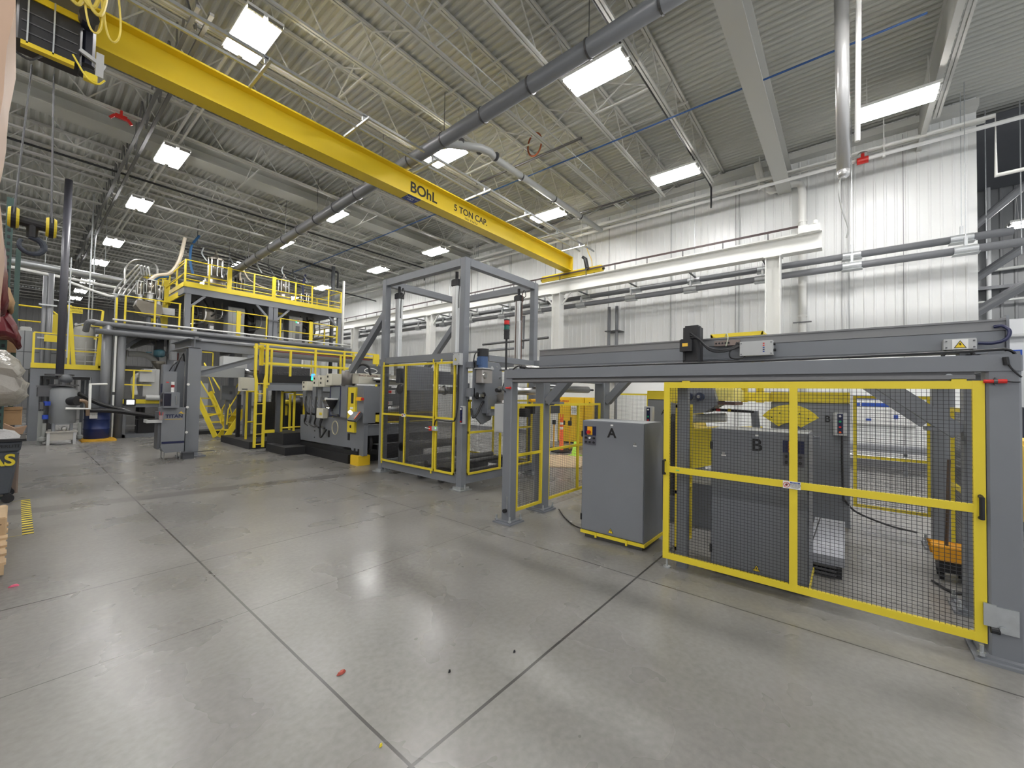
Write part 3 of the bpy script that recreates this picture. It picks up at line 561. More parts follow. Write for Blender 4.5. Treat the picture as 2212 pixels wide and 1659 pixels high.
# ---- cabinets
def cabinet(letter, label, x0, y0, y1, flip):
    t = thing('control_cabinet', label, 'electrical cabinet', (x0+.3, (y0+y1)/2, 0), 'winder control cabinets')
    body = ob('cabinet_body', B().prism([(x0, .085), (x0+.55, .085), (x0+.55, 1.3), (x0+.5, 1.36), (x0, 1.36)], 'y', y0, y1), GREY, t, bevel=.006)
    ob('cabinet_top', B().bx(x0+.004, x0+.496, y0+.004, y1-.004, 1.36, 1.366), M('cabinet_top_grey', (.36, .38, .4), .35), t)
    ob('plinth', B().bx(x0+.03, x0+.53, y0+.03, y1-.03, .0, .05), DSTEEL, t)
    ob('skid', B().bx(x0-.01, x0+.56, y0-.01, y1+.01, .05, .085).bx(x0-.02, x0, y0+.18, y0+.2, .03, .085).bx(x0-.02, x0, y1-.2, y1-.18, .03, .085), YEL, t)
    f = 1 if not flip else -1
    yc = (y0+y1)/2; py = yc+f*.27
    d = ob('cabinet_door', B().bx(x0-.012, x0, y0+.008, y1-.008, .1, 1.352), GREY, t)
    ob('hinge', B().cyl((x0-.006, yc+.375, 1.17), (x0-.006, yc+.375, 1.24), .014, 8).cyl((x0-.006, yc+.375, .2), (x0-.006, yc+.375, .27), .014, 8), BLACK, d)
    ob('latch', B().bx(x0-.018, x0-.012, yc-f*.27-.012, yc-f*.27+.012, 1.13, 1.15), SILV, d); ob('door_tag', B().bx(x0-.014, x0-.012, yc-f*.27-.02, yc-f*.27+.02, 1.115, 1.125), PAPER, d)
    ob('top_tag', B().bx(x0-.014, x0-.012, yc-.015, yc+.015, 1.318, 1.335), PAPER, d)
    text('cabinet_letter', letter, (x0-.0135, yc, 1.235), .15, '-x', INK, d, bold=.004)
    warn(d, '-x', (x0-.013, yc+.0, .15), .065)
    p_ = ob('button_panel', B().bx(x0-.018, x0-.012, py-.075, py+.075, 1.085, 1.195), M('button_panel_grey', (.1, .1, .12), .4), d)
    ob('panel_header', B().bx(x0-.018, x0-.012, py-.075, py+.075, 1.195, 1.30), NAVY, d)
    ob('stop_plate', B().bx(x0-.021, x0-.018, py-.03, py+.035, 1.20, 1.295), M('amber_plate', (.9, .45, .01), .5), d)
    ob('stop_button', B().cyl((x0-.021, py+.01, 1.232), (x0-.05, py+.01, 1.232), .021, 16), RED, d)
    for i in range(3):
        for j in range(2):
            m = PAPER if (i, j) == (1, 0) else BLACK
            ob('push_button', B().cyl((x0-.018, py-.05+.05*i, 1.165-.05*j), (x0-.032, py-.05+.05*i, 1.165-.05*j), .012, 12), m, d)
    return t
cabinet('A', 'grey winder control cabinet lettered A standing in the open', 4.28, 1.67, 2.42, False)
cabinet('B', 'grey winder control cabinet lettered B behind the mesh gate', 4.24, .25, 1.0, True)
ob('cabinet_cable', B().tube(curve([(5.0, 3.2, .02), (4.75, 2.95, .012), (4.55, 2.7, .012), (4.4, 2.46, .04)]), .008, 6), BLACK, label='black cable on the floor beside cabinet A', category='cable')
# ---- winding robots behind
YB = YEL
def tower(letter, label, y0, y1, ly):
    t = thing('winder_tower', label, 'machine tower', (7.1, (y0+y1)/2, 0), 'winder towers')
    ob('tower_body', B().cb(6.92, 7.4, y0, y1, 0, 1.62, .01), GREY, t); ob('yellow_cap', B().cb(6.9, 7.42, y0, y1, 1.62, 1.76, .005), YEL, t)
    text('tower_letter', letter, (6.917, ly, 1.4), .115, '-x', INK, t, bold=.003)
    return t
tB = tower('B', 'tall grey winder tower lettered B with yellow cap', -.03, .85, .205)
tA = tower('A', 'tall grey winder tower lettered A with yellow cap', 2.0, 2.66, 2.38)
def pendant(label, x, y0, y1, z0, z1, cols_):
    t = thing('operator_station', label, 'operator station', (x, (y0+y1)/2, z0))
    ob('station_box', B().cb(x-.08, x, y0, y1, z0, z1, .006), LGREY, t); yc = (y0+y1)/2
    ob('station_strip', B().bx(x-.086, x-.08, yc-.028, yc+.028, z0+.02, z1-.02), NAVY, t)
    n_ = len(cols_)
    for k, c_ in enumerate(cols_): ob('station_button', B().cyl((x-.086, yc, z1-.05-k*(z1-z0-.09)/(n_-1)), (x-.1, yc, z1-.05-k*(z1-z0-.09)/(n_-1)), .014, 12), c_, t)
    return t
t = pendant('grey operator station with lit buttons on tower B', 6.9, .0, .14, 1.2, 1.5, [PAPER, M('green_button', (.02, .35, .15), .4), RED, ORANGE])
ob('cable_conduit', B().tube(curve([(6.86, .05, 1.2), (6.85, .05, .9), (6.85, .04, .4), (6.88, .02, .35), (7.0, -.1, .2), (7.0, -.4, .1), (6.95, -.65, .08)]), .012, 6), BLACK, t)
pendant('grey operator station with navy strip beside tower A', 6.6, 2.42, 2.56, 1.24, 1.5, [PAPER, NAVY, M('green_button', (.02,.35,.15), .4), RED])
t = thing('winding_machine', 'yellow and grey winding machine head behind cabinet B', 'winding machine', (6.3, 1.5, 0))
ob('bed', B().cb(5.6, 6.9, .9, 2.0, .0, .55, .02), GREY, t)
ob('main_housing', B().prism([(.95, .9), (2.0, .55), (2.05, 1.35), (1.75, 1.42), (1.7, 1.2), (.95, 1.25)], 'x', 6.2, 6.85), YEL, t, bevel=.01)
ob('top_beam', B().cb(6.7, 6.95, .85, 2.0, 1.62, 1.75, .01), YEL, t)
ob('left_hood', B().prism([(1.75, 1.78), (2.02, 1.78), (2.02, 1.62), (1.86, 1.58), (1.72, 1.64)], 'x', 5.9, 6.4), YEL, t, bevel=.01)
ob('right_hood', B().cb(5.9, 6.5, 1.12, 1.4, 1.62, 1.79, .02), M('pale_yellow_paint', (.8, .7, .2), .4), t)
ob('gear_housing', B().prism([(1.36, 1.8), (1.78, 1.8), (1.76, 1.55), (1.62, 1.45), (1.46, 1.47), (1.3, 1.58)], 'x', 5.75, 6.2), GREY, t, bevel=.01)
for y in (1.5, 1.64): ob('drive_unit', B().lathe((5.7, y, 1.67), [(.03, -.03), (.03, 0), (.055, 0), (.055, .06)], 14, 'x'), M('navy_castings', (.03, .04, .08), .4), t)
for y in (1.5, 1.64): ob('drive_hub', B().cyl((5.66, y, 1.67), (5.7, y, 1.67), .022, 12), SILV, t)
ob('grease_tray', B().bx(5.8, 6.3, 1.1, 1.4, 1.57, 1.61), M('rusty_tray', (.12, .06, .05), .6), t)
ob('lay_on_roller', B().cyl((6.0, .92, 1.49), (6.0, 1.5, 1.5), .016, 12), BLACK, t)
ob('roller_band', B().cyl((6.0, 1.31, 1.5), (6.0, 1.36, 1.5), .02, 12), RED, t); ob('roller_band', B().cyl((6.0, 1.18, 1.5), (6.0, 1.22, 1.5), .02, 12), YEL, t)
ob('film_roll', B().cyl((6.05, 1.25, 1.4), (6.05, 1.72, 1.36), .06, 18), M('wrapped_film', (.55, .55, .5), .3), t, smooth=True)
ob('support_arm', B().bar((6.1, .93, 1.5), (6.1, .9, 1.2), .08).prism([(.92, 1.22), (.6, 1.12), (.25, 1.22), (.25, 1.1), (.92, 1.1)], 'x', 6.18, 6.3), GREY, t)
ob('yellow_post', B().cb(7.2, 7.3, .98, 1.08, 1.6, 2.0, .01).cb(7.2, 7.3, 1.2, 1.28, 1.6, 2.0, .01), YEL, t)
ob('small_frame', B().bar((7.5, 1.12, 2.2), (7.5, 1.78, 2.74), .02).bx(7.5, 7.54, 1.03, 1.8, 2.68, 2.74).bx(7.5, 7.54, 1.76, 1.8, 1.7, 2.7).bx(7.5, 7.54, 1.02, 1.06, 1.7, 2.7).bx(7.5, 8.2, 1.02, 1.05, 2.70, 2.73).bx(7.5, 8.2, 1.77, 1.8, 2.70, 2.73).bx(8.2, 8.24, 1.03, 1.8, 2.7, 2.73), YEL, t)
ob('air_hose', B().tube(curve([(5.9, 1.5, 1.78), (5.85, 1.45, 1.84), (5.9, 1.35, 1.86), (6.0, 1.3, 1.8)]), .012, 6), BLUE, t)
fan = []
for k in range(13): a = math.radians(35+110*k/12); fan.append((.56-.36*math.cos(a)*1.0, 1.23+.36*math.sin(a)))
for k in range(9): a = math.radians(140-100*k/8); fan.append((.56-.15*math.cos(a), 1.21+.15*math.sin(a)))
gd = ob('fan_guard', B().prism(fan, 'x', 6.2, 6.22), YEL, t)
for k in range(5): a = math.radians(45+90*k/4); ob('guard_hole', B().cyl((6.2, .56-.27*math.cos(a), 1.23+.27*math.sin(a)), (6.195, .56-.27*math.cos(a), 1.23+.27*math.sin(a)), .008, 8), BLACK, gd)
ob('guard_hub', B().prism([(.3, 1.2), (.82, 1.2), (.72, 1.3), (.6, 1.36), (.5, 1.36), (.4, 1.3)], 'x', 6.22, 6.3), GREY, t)
t = thing('foot_console', 'low sloped grey console with louvred front on the cell floor', 'console', (5.2, .15, 0))
ob('console_body', B().prism([(4.86, .12), (5.75, .12), (5.75, .34), (4.95, .26), (4.86, .2)], 'y', .02, .28), M('console_grey', (.3, .31, .34), .5), t)
ob('console_louvre', B().bx(4.84, 4.86, .08, .26, .03, .05).bx(4.84, 4.86, .08, .26, .065, .085).bx(4.84, 4.86, .08, .26, .1, .12), DSTEEL, t); ob('console_foot', B().bx(4.88, 5.7, .04, .26, 0, .12), BLACK, t)
ob('console_lever', B().bar((4.9, .28, .22), (5.4, .22, .42), .008), BLACK, t)
t = thing('mop_bucket', 'orange yellow mop bucket on castors in front of rear gantry post', 'bucket', (5.65, -.74, 0))
ob('bucket_body', B().prism([(-.86, .2), (-.64, .2), (-.62, .3), (-.88, .3)], 'x', 5.5, 5.75), M('bucket_amber', (.85, .38, .01), .45), t, bevel=.015); ob('bucket_base', B().bx(5.52, 5.73, -.84, -.66, .08, .2), BLACK, t)
for x in (5.55, 5.7):
    for y in (-.82, -.68): ob('castor', B().cyl((x, y-.015, .035), (x, y+.015, .035), .035, 12).bx(x-.01, x+.01, y-.02, y+.02, .04, .1), BLACK, t)
ob('mop_handle', B().cyl((5.62, -.72, .2), (5.75, -.76, 1.1), .013, 8), M('dark_wood_handle', (.08, .05, .03), .6), t)
ob('floor_cable', B().tube(curve([(5.4, -.6, .015), (5.2, -.7, .012), (5.25, -.8, .012), (5.0, -.76, .012)]), .01, 6), BLACK, label='black cable end lying by the mop bucket', category='cable')
# long idler roller between gantry and cage
t = thing('idler_roller', 'long silver idler roller ending at the rear gantry post', 'roller', (5.9, 3.72, 1.7))
ob('roller_shell', B().cyl((5.1, 3.62, 1.76), (6.55, 3.62, 1.76), .06, 20), SILV, t, smooth=True); ob('roller_shaft', B().cyl((6.55, 3.62, 1.76), (6.75, 3.62, 1.76), .02, 10).cyl((4.9, 3.62, 1.76), (5.1, 3.62, 1.76), .02, 10), DSTEEL, t)
# ================================================================ accumulator cage
t = thing('accumulator_cage', 'tall grey steel frame cage with yellow mesh doors beside the gantry', 'machine cage', (5.9, 6.3, 0))
Y0_, Y1_, X0_, X1_ = 5.13, 7.50, 4.90, 6.92
for x in (X0_, X1_):
    for y in (Y0_, Y1_):
        ob('post', B().cb(x-.065, x+.065, y-.065, y+.065, .06, 4.02, .01), GREY, t)
        ob('foot', B().bx(x-.14, x+.14, y-.14, y+.14, 0, .02).bx(x-.1, x+.1, y-.1, y+.1, .02, .06).cyl((x, y-.1, .02), (x, y-.1, .1), .012, 8), GALV, t)
for x in (X0_, X1_): ob('top_beam', B().cb(x-.06, x+.06, Y0_+.065, Y1_-.065, 3.88, 4.02, .008), GREY, t)
for y in (Y0_, Y1_): ob('top_beam', B().cb(X0_+.065, X1_-.065, y-.06, y+.06, 3.88, 4.02, .008), GREY, t)
ob('middle_beam', B().cb(X0_-.05, X0_+.05, Y0_+.065, Y1_-.065, 2.24, 2.37, .008), GREY, t)
ob('middle_beam', B().cb(5.5, X1_, Y0_-.05, Y0_+.05, 2.26, 2.37, .008).cb(X1_-.05, X1_+.05, Y0_-1.2, Y1_, 2.26, 2.37, .008), GREY, t)
for x in (X0_, X1_): ob('bottom_beam', B().cb(x-.06, x+.06, Y0_+.065, Y1_-.065, .1, .24, .008), GREY, t)
for y in (Y0_, Y1_): ob('bottom_beam', B().cb(X0_+.065, X1_-.065, y-.06, y+.06, .1, .24, .008), GREY, t)
for x, z1 in ((X0_, 3.3), (X1_, 3.4)): ob('diagonal_brace', B().bar((x, Y1_+.03, z1), (x, 8.85, 2.12), .11, .13), GREY, t)
# lift columns
for x, y in ((5.06, 7.28), (5.06, 5.52), (6.66, 5.34), (6.7, 7.28)):
    lc = ob('lift_column', B().cb(x-.05, x+.05, y-.07, y+.07, 2.0, 3.62, .012).bx(x-.055, x-.05, y-.02, y+.02, 2.0, 3.6), M('anodised_profile', (.72, .73, .72), .3, .6), t)
    ob('lift_gearbox', B().cb(x-.07, x+.07, y-.09, y+.09, 3.62, 3.74, .02).cyl((x, y, 3.74), (x, y, 3.88), .03, 10), BLACK, lc)
    ob('lift_cable', B().tube(curve([(x-.02, y-.1, 3.7), (x-.03, y-.16, 3.82), (x-.02, y-.2, 3.7), (x-.02, y-.1, 3.6), (x-.02, y-.09, 3.2)]), .008, 6), BLACK, lc)
ob('drive_chain', B().cyl((6.6, 5.2, 2.3), (6.6, 5.2, 3.75), .01, 6).cyl((6.6, 5.36, 2.3), (6.6, 5.36, 3.75), .008, 6), M('rusty_chain', (.12, .06, .04), .6), t)
# mesh doors on the aisle side
d = panel('mesh_door', 'x', (4.815, 5.23, 0), (0, 1, 0), .50, .25, 2.21, fr=.035, mids=(1.21,), pitch=.03, tpar=None, cat='mesh door')
d['label'] = 'narrow yellow mesh door on the cage nearest the corner post'
d2 = panel('mesh_door', 'wide yellow mesh double door on the left of the cage front', (4.815, 5.76, 0), (0, 1, 0), 1.66, .25, 2.21, fr=.035, mids=(1.21,), stiles=(.88,), pitch=.03, cat='mesh door')
sp_ = ob('notice_plate', B().bx(4.79, 4.797, 6.6, 6.72, 1.18, 1.24), PAPER, d2); ob('notice_mark', B().bx(4.787, 4.79, 6.61, 6.65, 1.22, 1.235), BLUE, sp_); ob('notice_mark', B().cyl((4.79, 6.69, 1.21), (4.787, 6.69, 1.21), .018, 12), RED, sp_)
for y in (5.81, 7.38): ob('hinge_pin', B().cyl((4.80, y, 2.2), (4.80, y, 2.27), .014, 8).cyl((4.8, y, .2), (4.8, y, .27), .014, 8), YEL, d2)
ob('lug', B().bx(4.79, 4.80, 5.56, 5.6, 2.2, 2.26).cyl((4.8, 5.24, 1.8), (4.8, 5.24, 1.86), .016, 8).cyl((4.8, 5.24, .42), (4.8, 5.24, .47), .016, 8), YEL, d)
t2 = thing('interlock_switch', 'red and grey interlock switch with white handle on cage doors', 'switch', (4.77, 5.75, .95))
ob('switch_body', B().cb(4.75, 4.79, 5.62, 5.76, .98, 1.06, .005), LGREY, t2); ob('switch_red', B().cb(4.745, 4.79, 5.76, 5.84, .975, 1.055, .005), RED, t2)
ob('switch_handle', B().cyl((4.745, 5.8, 1.01), (4.745, 5.93, 1.02), .007, 8), PAPER, t2); ob('status_led', B().cyl((4.75, 5.65, 1.03), (4.745, 5.65, 1.03), .01, 10), M('green_led', (.1, .9, .1), .4, emit=2), t2)
ob('switch_cable', B().tube(curve([(4.78, 5.72, 1.07), (4.78, 5.7, 1.14), (4.78, 5.65, 1.175), (4.79, 5.4, 1.165), (4.8, 5.28, 1.17), (4.8, 5.19, 1.22), (4.82, 5.17, 1.5), (4.82, 5.17, 2.1), (4.83, 5.18, 2.2)]), .012, 7), BLACK, t2)
t2 = junction('white junction box with warning triangle at the cage corner top', 4.80, 5.07, 5.24, 2.14, 2.34)
warn(t2, '-x', (4.747, 5.165, 2.24), .06, False)
# side panels (facing the gantry)
panel('mesh_panel', 'yellow framed mesh side panel of the cage behind the white box', (4.98, 5.06, 0), (1, 0, 0), .86, .25, 1.55, fr=.035, mids=(.98,), pitch=.03, cat='mesh panel')
panel('mesh_panel', 'yellow framed mesh side panel of the cage seen between gantry posts', (5.95, 5.06, 0), (1, 0, 0), .88, .25, 1.55, fr=.035, mids=(1.0,), pitch=.03, cat='mesh panel')
panel('mesh_panel', 'rear yellow framed mesh panel seen through the cage', (6.95, 5.25, 0), (0, 1, 0), 2.1, .25, 2.2, fr=.035, mids=(1.2,), stiles=(1.0,), pitch=.034, cat='mesh panel')
t2 = pendant('grey operator station with red stop button on cage corner post', 4.86, 5.0, 5.06, 1.14, 1.44, [PAPER, NAVY, NAVY, RED])
t3 = thing('terminal_box', 'plain white terminal box fixed beside the left gantry post', 'electrical box', (4.25, 3.7, 1.1))
ob('box_body', B().cb(4.2, 4.36, 3.52, 3.76, 1.13, 1.52, .005), LGREY, t3); ob('box_door', B().bx(4.19, 4.2, 3.53, 3.75, 1.14, 1.51), LGREY, t3); ob('box_bracket', B().bx(4.22, 4.3, 3.46, 3.54, 1.2, 1.45), GREY, t3)
# unwind / pull roll unit at the cage corner
t = thing('pull_roll_unit', 'grey pull roll unit with blue motor and gearbox at the cage corner', 'roll unit', (5.4, 4.95, 1.0))
ob('side_plate', B().prism([(4.98, 2.22), (5.62, 2.22), (5.7, 2.1), (5.72, 1.5), (5.5, 1.45), (5.42, 1.2), (5.2, 1.12), (4.98, 1.3)], 'y', 4.94, 4.98), GREY, t, bevel=.004)
ob('far_plate', B().prism([(4.98, 2.2), (5.7, 2.2), (5.7, 1.3), (4.98, 1.3)], 'y', 6.9, 6.95), GREY, t)
ob('gearbox', B().cb(5.0, 5.26, 4.76, 4.94, 1.84, 2.08, .02), M('cast_aluminium', (.4, .38, .36), .5, .6), t)
ob('gearbox_port', B().lathe((5.05, 4.76, 1.97), [(.02, -.03), (.045, -.03), (.055, -.01), (.055, 0)], 16, 'y'), SILV, t)
mt = ob('blue_motor', B().cyl((5.1, 4.86, 2.1), (5.1, 4.86, 2.3), .09, 18).cb(5.0, 5.05, 4.8, 4.92, 2.15, 2.28, .01), M('motor_blue', (.05, .1, .22), .4), t)
ob('motor_fan_cowl', B().cyl((5.1, 4.86, 2.3), (5.1, 4.86, 2.43), .1, 18), BLACK, mt); ob('motor_flange', B().bx(4.98, 5.26, 4.74, 4.94, 2.08, 2.1), LGREY, mt)
ob('motor_lead', B().tube(curve([(5.0, 4.86, 2.38), (4.93, 4.88, 2.33), (4.92, 4.9, 2.2), (4.96, 4.92, 2.1)]), .01, 6), BLACK, mt)
for x, z in ((5.0, 1.62), (5.16, 1.63)): ob('handwheel', B().lathe((x, 4.88, z), [(.045, -.01), (.06, 0), (.045, .01)], 18, 'y').cyl((x, 4.94, z), (x, 4.86, z), .012, 8), BLACK, t)
ob('clevis', B().cb(5.02, 5.14, 4.84, 4.9, 1.6, 1.65, .01), SILV, t)
ob('cover_box', B().cb(5.18, 5.42, 4.8, 4.94, 1.32, 1.62, .006), GREY, t)
ob('vent_hole', B().cyl((5.42, 4.938, 2.12), (5.42, 4.93, 2.12), .035, 14), LGREY, t)
for x, z in ((5.6, 1.7), (5.64, 1.95), (5.4, 1.5), (5.55, 2.15), (5.06, 1.4)): ob('plate_bolt', B().cyl((x, 4.94, z), (x, 4.93, z), .012, 8), SILV, t)
ob('supply_hose', B().tube(curve([(4.93, 4.95, 1.4), (4.93, 4.9, 1.25), (5.0, 4.86, 1.33), (5.08, 4.85, 1.47), (5.16, 4.88, 1.52)]), .018, 8), BLACK, t)
for nm, y, z, r, x0, x1 in (('nip_roller', 4.6, 1.98, .095, 5.55, 6.9), ('nip_roller', 4.55, 1.72, .07, 5.2, 6.9), ('web_roller', 4.35, 2.12, .06, 5.6, 6.9)):
    rr = ob(nm, B().cyl((x0, y, z), (x1, y, z), r, 24), SILV, t, smooth=True); ob('journal', B().cyl((x0-.08, y, z), (x0, y, z), .035, 12), BLACK, rr)
ob('bearing_arm', B().bar((5.5, 4.94, 1.55), (5.5, 4.5, 1.68), .05, .12).bx(5.45, 5.6, 4.3, 4.95, 1.45, 1.5), M('cast_aluminium', (.4, .38, .36), .5, .6), t)
ob('yellow_bar', B().bx(5.2, 6.8, 4.7, 4.74, 1.4, 1.44), YEL, t); ob('cross_tie', B().bx(5.2, 6.9, 4.75, 4.85, 1.28, 1.38), GREY, t)
ob('valve_block', B().cb(6.1, 6.3, 4.5, 4.7, 1.3, 1.45, .01).cb(5.8, 5.95, 4.45, 4.6, 1.25, 1.4, .01), BLACK, t)
ob('amber_fitting', B().cyl((6.0, 4.5, 1.55), (6.2, 4.5, 1.55), .03, 10).cb(6.25, 6.33, 4.45, 4.5, 1.46, 1.54, .01), M('amber_plate', (.9, .45, .01), .5), t)
ob('grey_bracket_plate', B().prism([(6.3, 1.9), (6.85, 1.9), (6.85, 1.3), (6.5, 1.3)], 'y', 4.4, 4.43), DGREY, t)
for q in ((4.9, 5.0, 4.94, 5.07, 1.6, 1.75), (4.9, 5.0, 4.94, 5.07, 2.1, 2.2), (6.85, 6.95, 4.3, 5.07, 1.9, 2.0)): ob('post_link', B().bx(*q), GREY, t)
# rolls inside the cage
t = thing('cage_rolls', 'row of steel rollers and bearing discs seen inside the cage', 'rollers', (5.9, 7.3, .3))
ob('roll_head', B().cb(5.0, 6.8, 7.1, 7.25, 1.85, 2.15, .01), DGREY, t)
rr = ob('long_roller', B().cyl((5.0, 7.1, 1.72), (6.8, 7.1, 1.72), .085, 22), SILV, t, smooth=True)
for x in (5.02, 5.5, 5.8, 6.2, 6.7): ob('roller_bearing', B().lathe((x, 7.1, 1.72), [(.03, -.04), (.1, -.03), (.11, 0), (.1, .03), (.03, .04)], 18, 'x'), DSTEEL, rr)
ob('low_roller', B().cyl((5.0, 7.0, .55), (6.8, 7.0, .55), .09, 20).cyl((5.0, 6.2, .3), (6.85, 6.2, .3), .07, 20).cyl((5.0, 5.9, .28), (6.85, 5.9, .28), .05, 20), DSTEEL, t, smooth=True)
ob('stand', B().cb(5.0, 5.12, 6.9, 7.1, .24, 1.7, .01).cb(6.7, 6.82, 6.9, 7.2, .24, 1.9, .01), DGREY, t)
ob('floor_track', B().bx(5.0, 6.9, 5.75, 5.85, .02, .14).bx(5.0, 6.9, 6.35, 6.45, .02, .14), DSTEEL, t)
for y in (6.95, 7.15): ob('hanging_rod', B().cyl((5.05, y, .25), (5.05, y, 1.75), .01, 8), BLACK, t)
ob('clear_guard', B().bx(5.02, 5.025, 5.3, 6.9, .3, 1.7), M('smoky_clear_guard', (.2, .2, .2), .15, alpha=.35), t)
# ================================================================ laminator / coating machine
t = thing('laminator', 'large grey extrusion laminator with yellow panel and cream top beam', 'production machine', (5.9, 9.8, 0))
pl = [(8.32, .22), (8.74, .22), (8.84, .36), (11.45, .33), (11.5, .5), (11.5, 1.0), (9.75, 1.0), (9.55, 1.1), (9.3, 1.1), (9.1, 1.05), (8.98, 1.2), (8.98, 1.78), (8.32, 1.78)]
sf = ob('side_frame', B().prism(pl, 'x', 4.94, 5.04), GREY, t, bevel=.006)
ob('side_frame', B().prism(pl, 'x', 6.9, 7.0), GREY, t)
for y in (9.9, 8.95): ob('frame_opening', B().cb(4.935, 4.945, y-.05, y+.05, .52, .68, .004), BLACK, sf)
for y in (8.5, 8.66): ob('levelling_screw', B().cyl((4.93, y, .2), (4.93, y, .36), .02, 10), BLACK, sf)
for z in (.72, .62, .45): ob('frame_bolt', B().cyl((4.94, 10.65, z), (4.93, 10.65, z), .018, 8), BLACK, sf)
yp = ob('yellow_guard_panel', B().bx(4.89, 4.94, 8.63, 8.95, .72, 1.75), YEL, t); ob('guard_window', B().bx(4.885, 4.89, 8.7, 8.8, 1.38, 1.62), BLACK, yp); ob('guard_window', B().cyl((4.89, 8.8, .85), (4.885, 8.8, .85), .035, 14), BLACK, yp)
ob('guard_plate_label', B().bx(4.887, 4.89, 8.72, 8.84, 1.25, 1.3), PAPER, yp)
ob('end_plate', B().cb(4.9, 5.3, 8.28, 8.32, .95, 1.78, .005), GREY, t)
ob('base_plinth', B().bx(4.85, 7.0, 8.8, 11.0, 0, .2).bx(4.9, 7.0, 8.5, 11.4, .2, .3), BLACK, t)
ob('corner_block', B().cb(4.86, 5.16, 8.38, 8.72, .0, .22, .01), M('corner_block_yellow', (.8, .52, .02), .45), t, label='yellow corner block under the frame foot')
ob('perforated_guard', B().bx(5.3, 7.0, 8.3, 8.34, 1.32, 1.76), M('perforated_grey', (.13, .135, .14), .5, .3, var=.5, scale=90), t)
for x, z, w_ in ((5.62, 1.66, .2), (5.55, 1.4, .2), (6.5, 1.5, .3)):
    lb = ob('hazard_label', B().bx(x-w_/2, x+w_/2, 8.294, 8.30, z-.04, z+.04), PAPER, t); ob('hazard_mark', B().bx(x-w_/2+.01, x-.01, 8.29, 8.294, z-.03, z+.03), RED, lb); text('hazard_text', 'DANGER', (x+w_/4, 8.292, z), .035, '-y', INK, lb, ext=.0005)
ob('silver_roller', B().cyl((5.35, 8.25, 1.26), (6.95, 8.25, 1.26), .075, 22).cyl((5.5, 8.5, .88), (6.9, 8.5, .88), .03, 14).cyl((5.3, 8.6, 1.95), (6.9, 8.6, 1.95), .04, 14), SILV, t, smooth=True)
yf_ = ob('yellow_roller_frame', B().bx(5.2, 6.95, 8.26, 8.3, 1.14, 1.18).bx(5.2, 6.95, 8.26, 8.3, .94, .97).bx(5.2, 5.3, 8.26, 8.3, .94, 1.18), YEL, t); ob('bronze_roller', B().cyl((5.3, 8.4, 1.06), (6.9, 8.4, 1.06), .09, 20), M('bronze_roller', (.25, .17, .08), .4, .6), yf_, smooth=True)
ob('lower_beam', B().cb(5.04, 6.9, 8.34, 8.6, .66, .9, .01), GREY, t); ob('dark_bay', B().bx(5.1, 6.9, 9.4, 9.45, .3, 1.3), BLACK, t)
ob('pit_wheel', B().lathe((5.2, 8.75, .5), [(.1, -.05), (.33, -.04), (.36, 0), (.33, .04), (.1, .05)], 24, 'x').bx(5.4, 6.8, 8.5, 8.7, .3, .42), BLACK, t)
tb = ob('top_beam', B().cb(5.0, 7.0, 8.7, 9.1, 1.84, 2.08, .01), CREAM, t); text('beam_text', 'BLACK CLAWSON', (5.25, 8.695, 2.03), .06, '-y', M('maroon_ink', (.12,.01,.01), .5), tb, ext=.0006)
ob('beam_mark', B().bx(5.45, 5.56, 8.69, 8.7, 1.88, 1.99), BLACK, tb)
ob('air_cylinder', B().cyl((5.65, 8.6, 1.78), (5.65, 8.6, 2.05), .08, 16).bx(5.55, 5.75, 8.5, 8.7, 1.74, 1.8).bx(5.56, 5.74, 8.51, 8.69, 2.05, 2.09), SILV, t)
ob('hood_can', B().cyl((4.98, 9.12, 1.78), (4.98, 9.12, 2.14), .15, 22), M('hood_can_brown_grey', (.18, .17, .16), .4, .5), t, smooth=True)
ob('hood_hose', B().tube(curve([(5.1, 9.1, 2.15), (5.2, 8.95, 2.3), (5.3, 8.8, 2.25), (5.3, 8.7, 2.05)]), .03, 8), BLACK, t)
ob('grey_column', B().cb(4.86, 5.0, 8.96, 9.22, 1.04, 1.8, .006), GREY, t)
np_ = ob('control_enclosure', B().cb(4.9, 5.0, 9.26, 9.84, 1.04, 1.78, .005), NAVY, t); ob('enclosure_door', B().bx(4.89, 4.9, 9.33, 9.76, 1.08, 1.76), M('slate_door', (.16, .18, .2), .4), np_)
hp = ob('resin_hopper', B().lathe((4.82, 9.55, 1.42), [(.03, -.26), (.03, -.2), (.14, 0), (.14, .03)], 18), BLACK, t); ob('hopper_lid', B().cyl((4.82, 9.55, 1.45), (4.82, 9.55, 1.48), .17, 20), PAPER, hp); ob('hopper_spout', B().tube([(4.82, 9.55, 1.18), (4.82, 9.5, 1.1), (4.85, 9.3, 1.09)], .025, 8), DSTEEL, hp)
for k in range(4):
    y = 11.35-.33*k; x = 4.98-.02*k
    ob('swing_arm', B().prism([(y+.16, 1.78), (y-.04, 1.78), (y-.04, 1.4), (y-.12, 1.28), (y-.22, 1.2), (y-.2, 1.06), (y-.04, 1.12), (y+.12, 1.32), (y+.16, 1.5)], 'x', x, x+.04), GREY, t)
    ob('arm_hose', B().tube(curve([(x-.02, y-.1, 1.5), (x-.06, y-.16, 1.3), (x-.06, y-.2, 1.0), (x-.04, y-.1, .8), (x-.02, y-.3, .72)]), .022, 7), DSTEEL if k % 2 else BLACK, t)
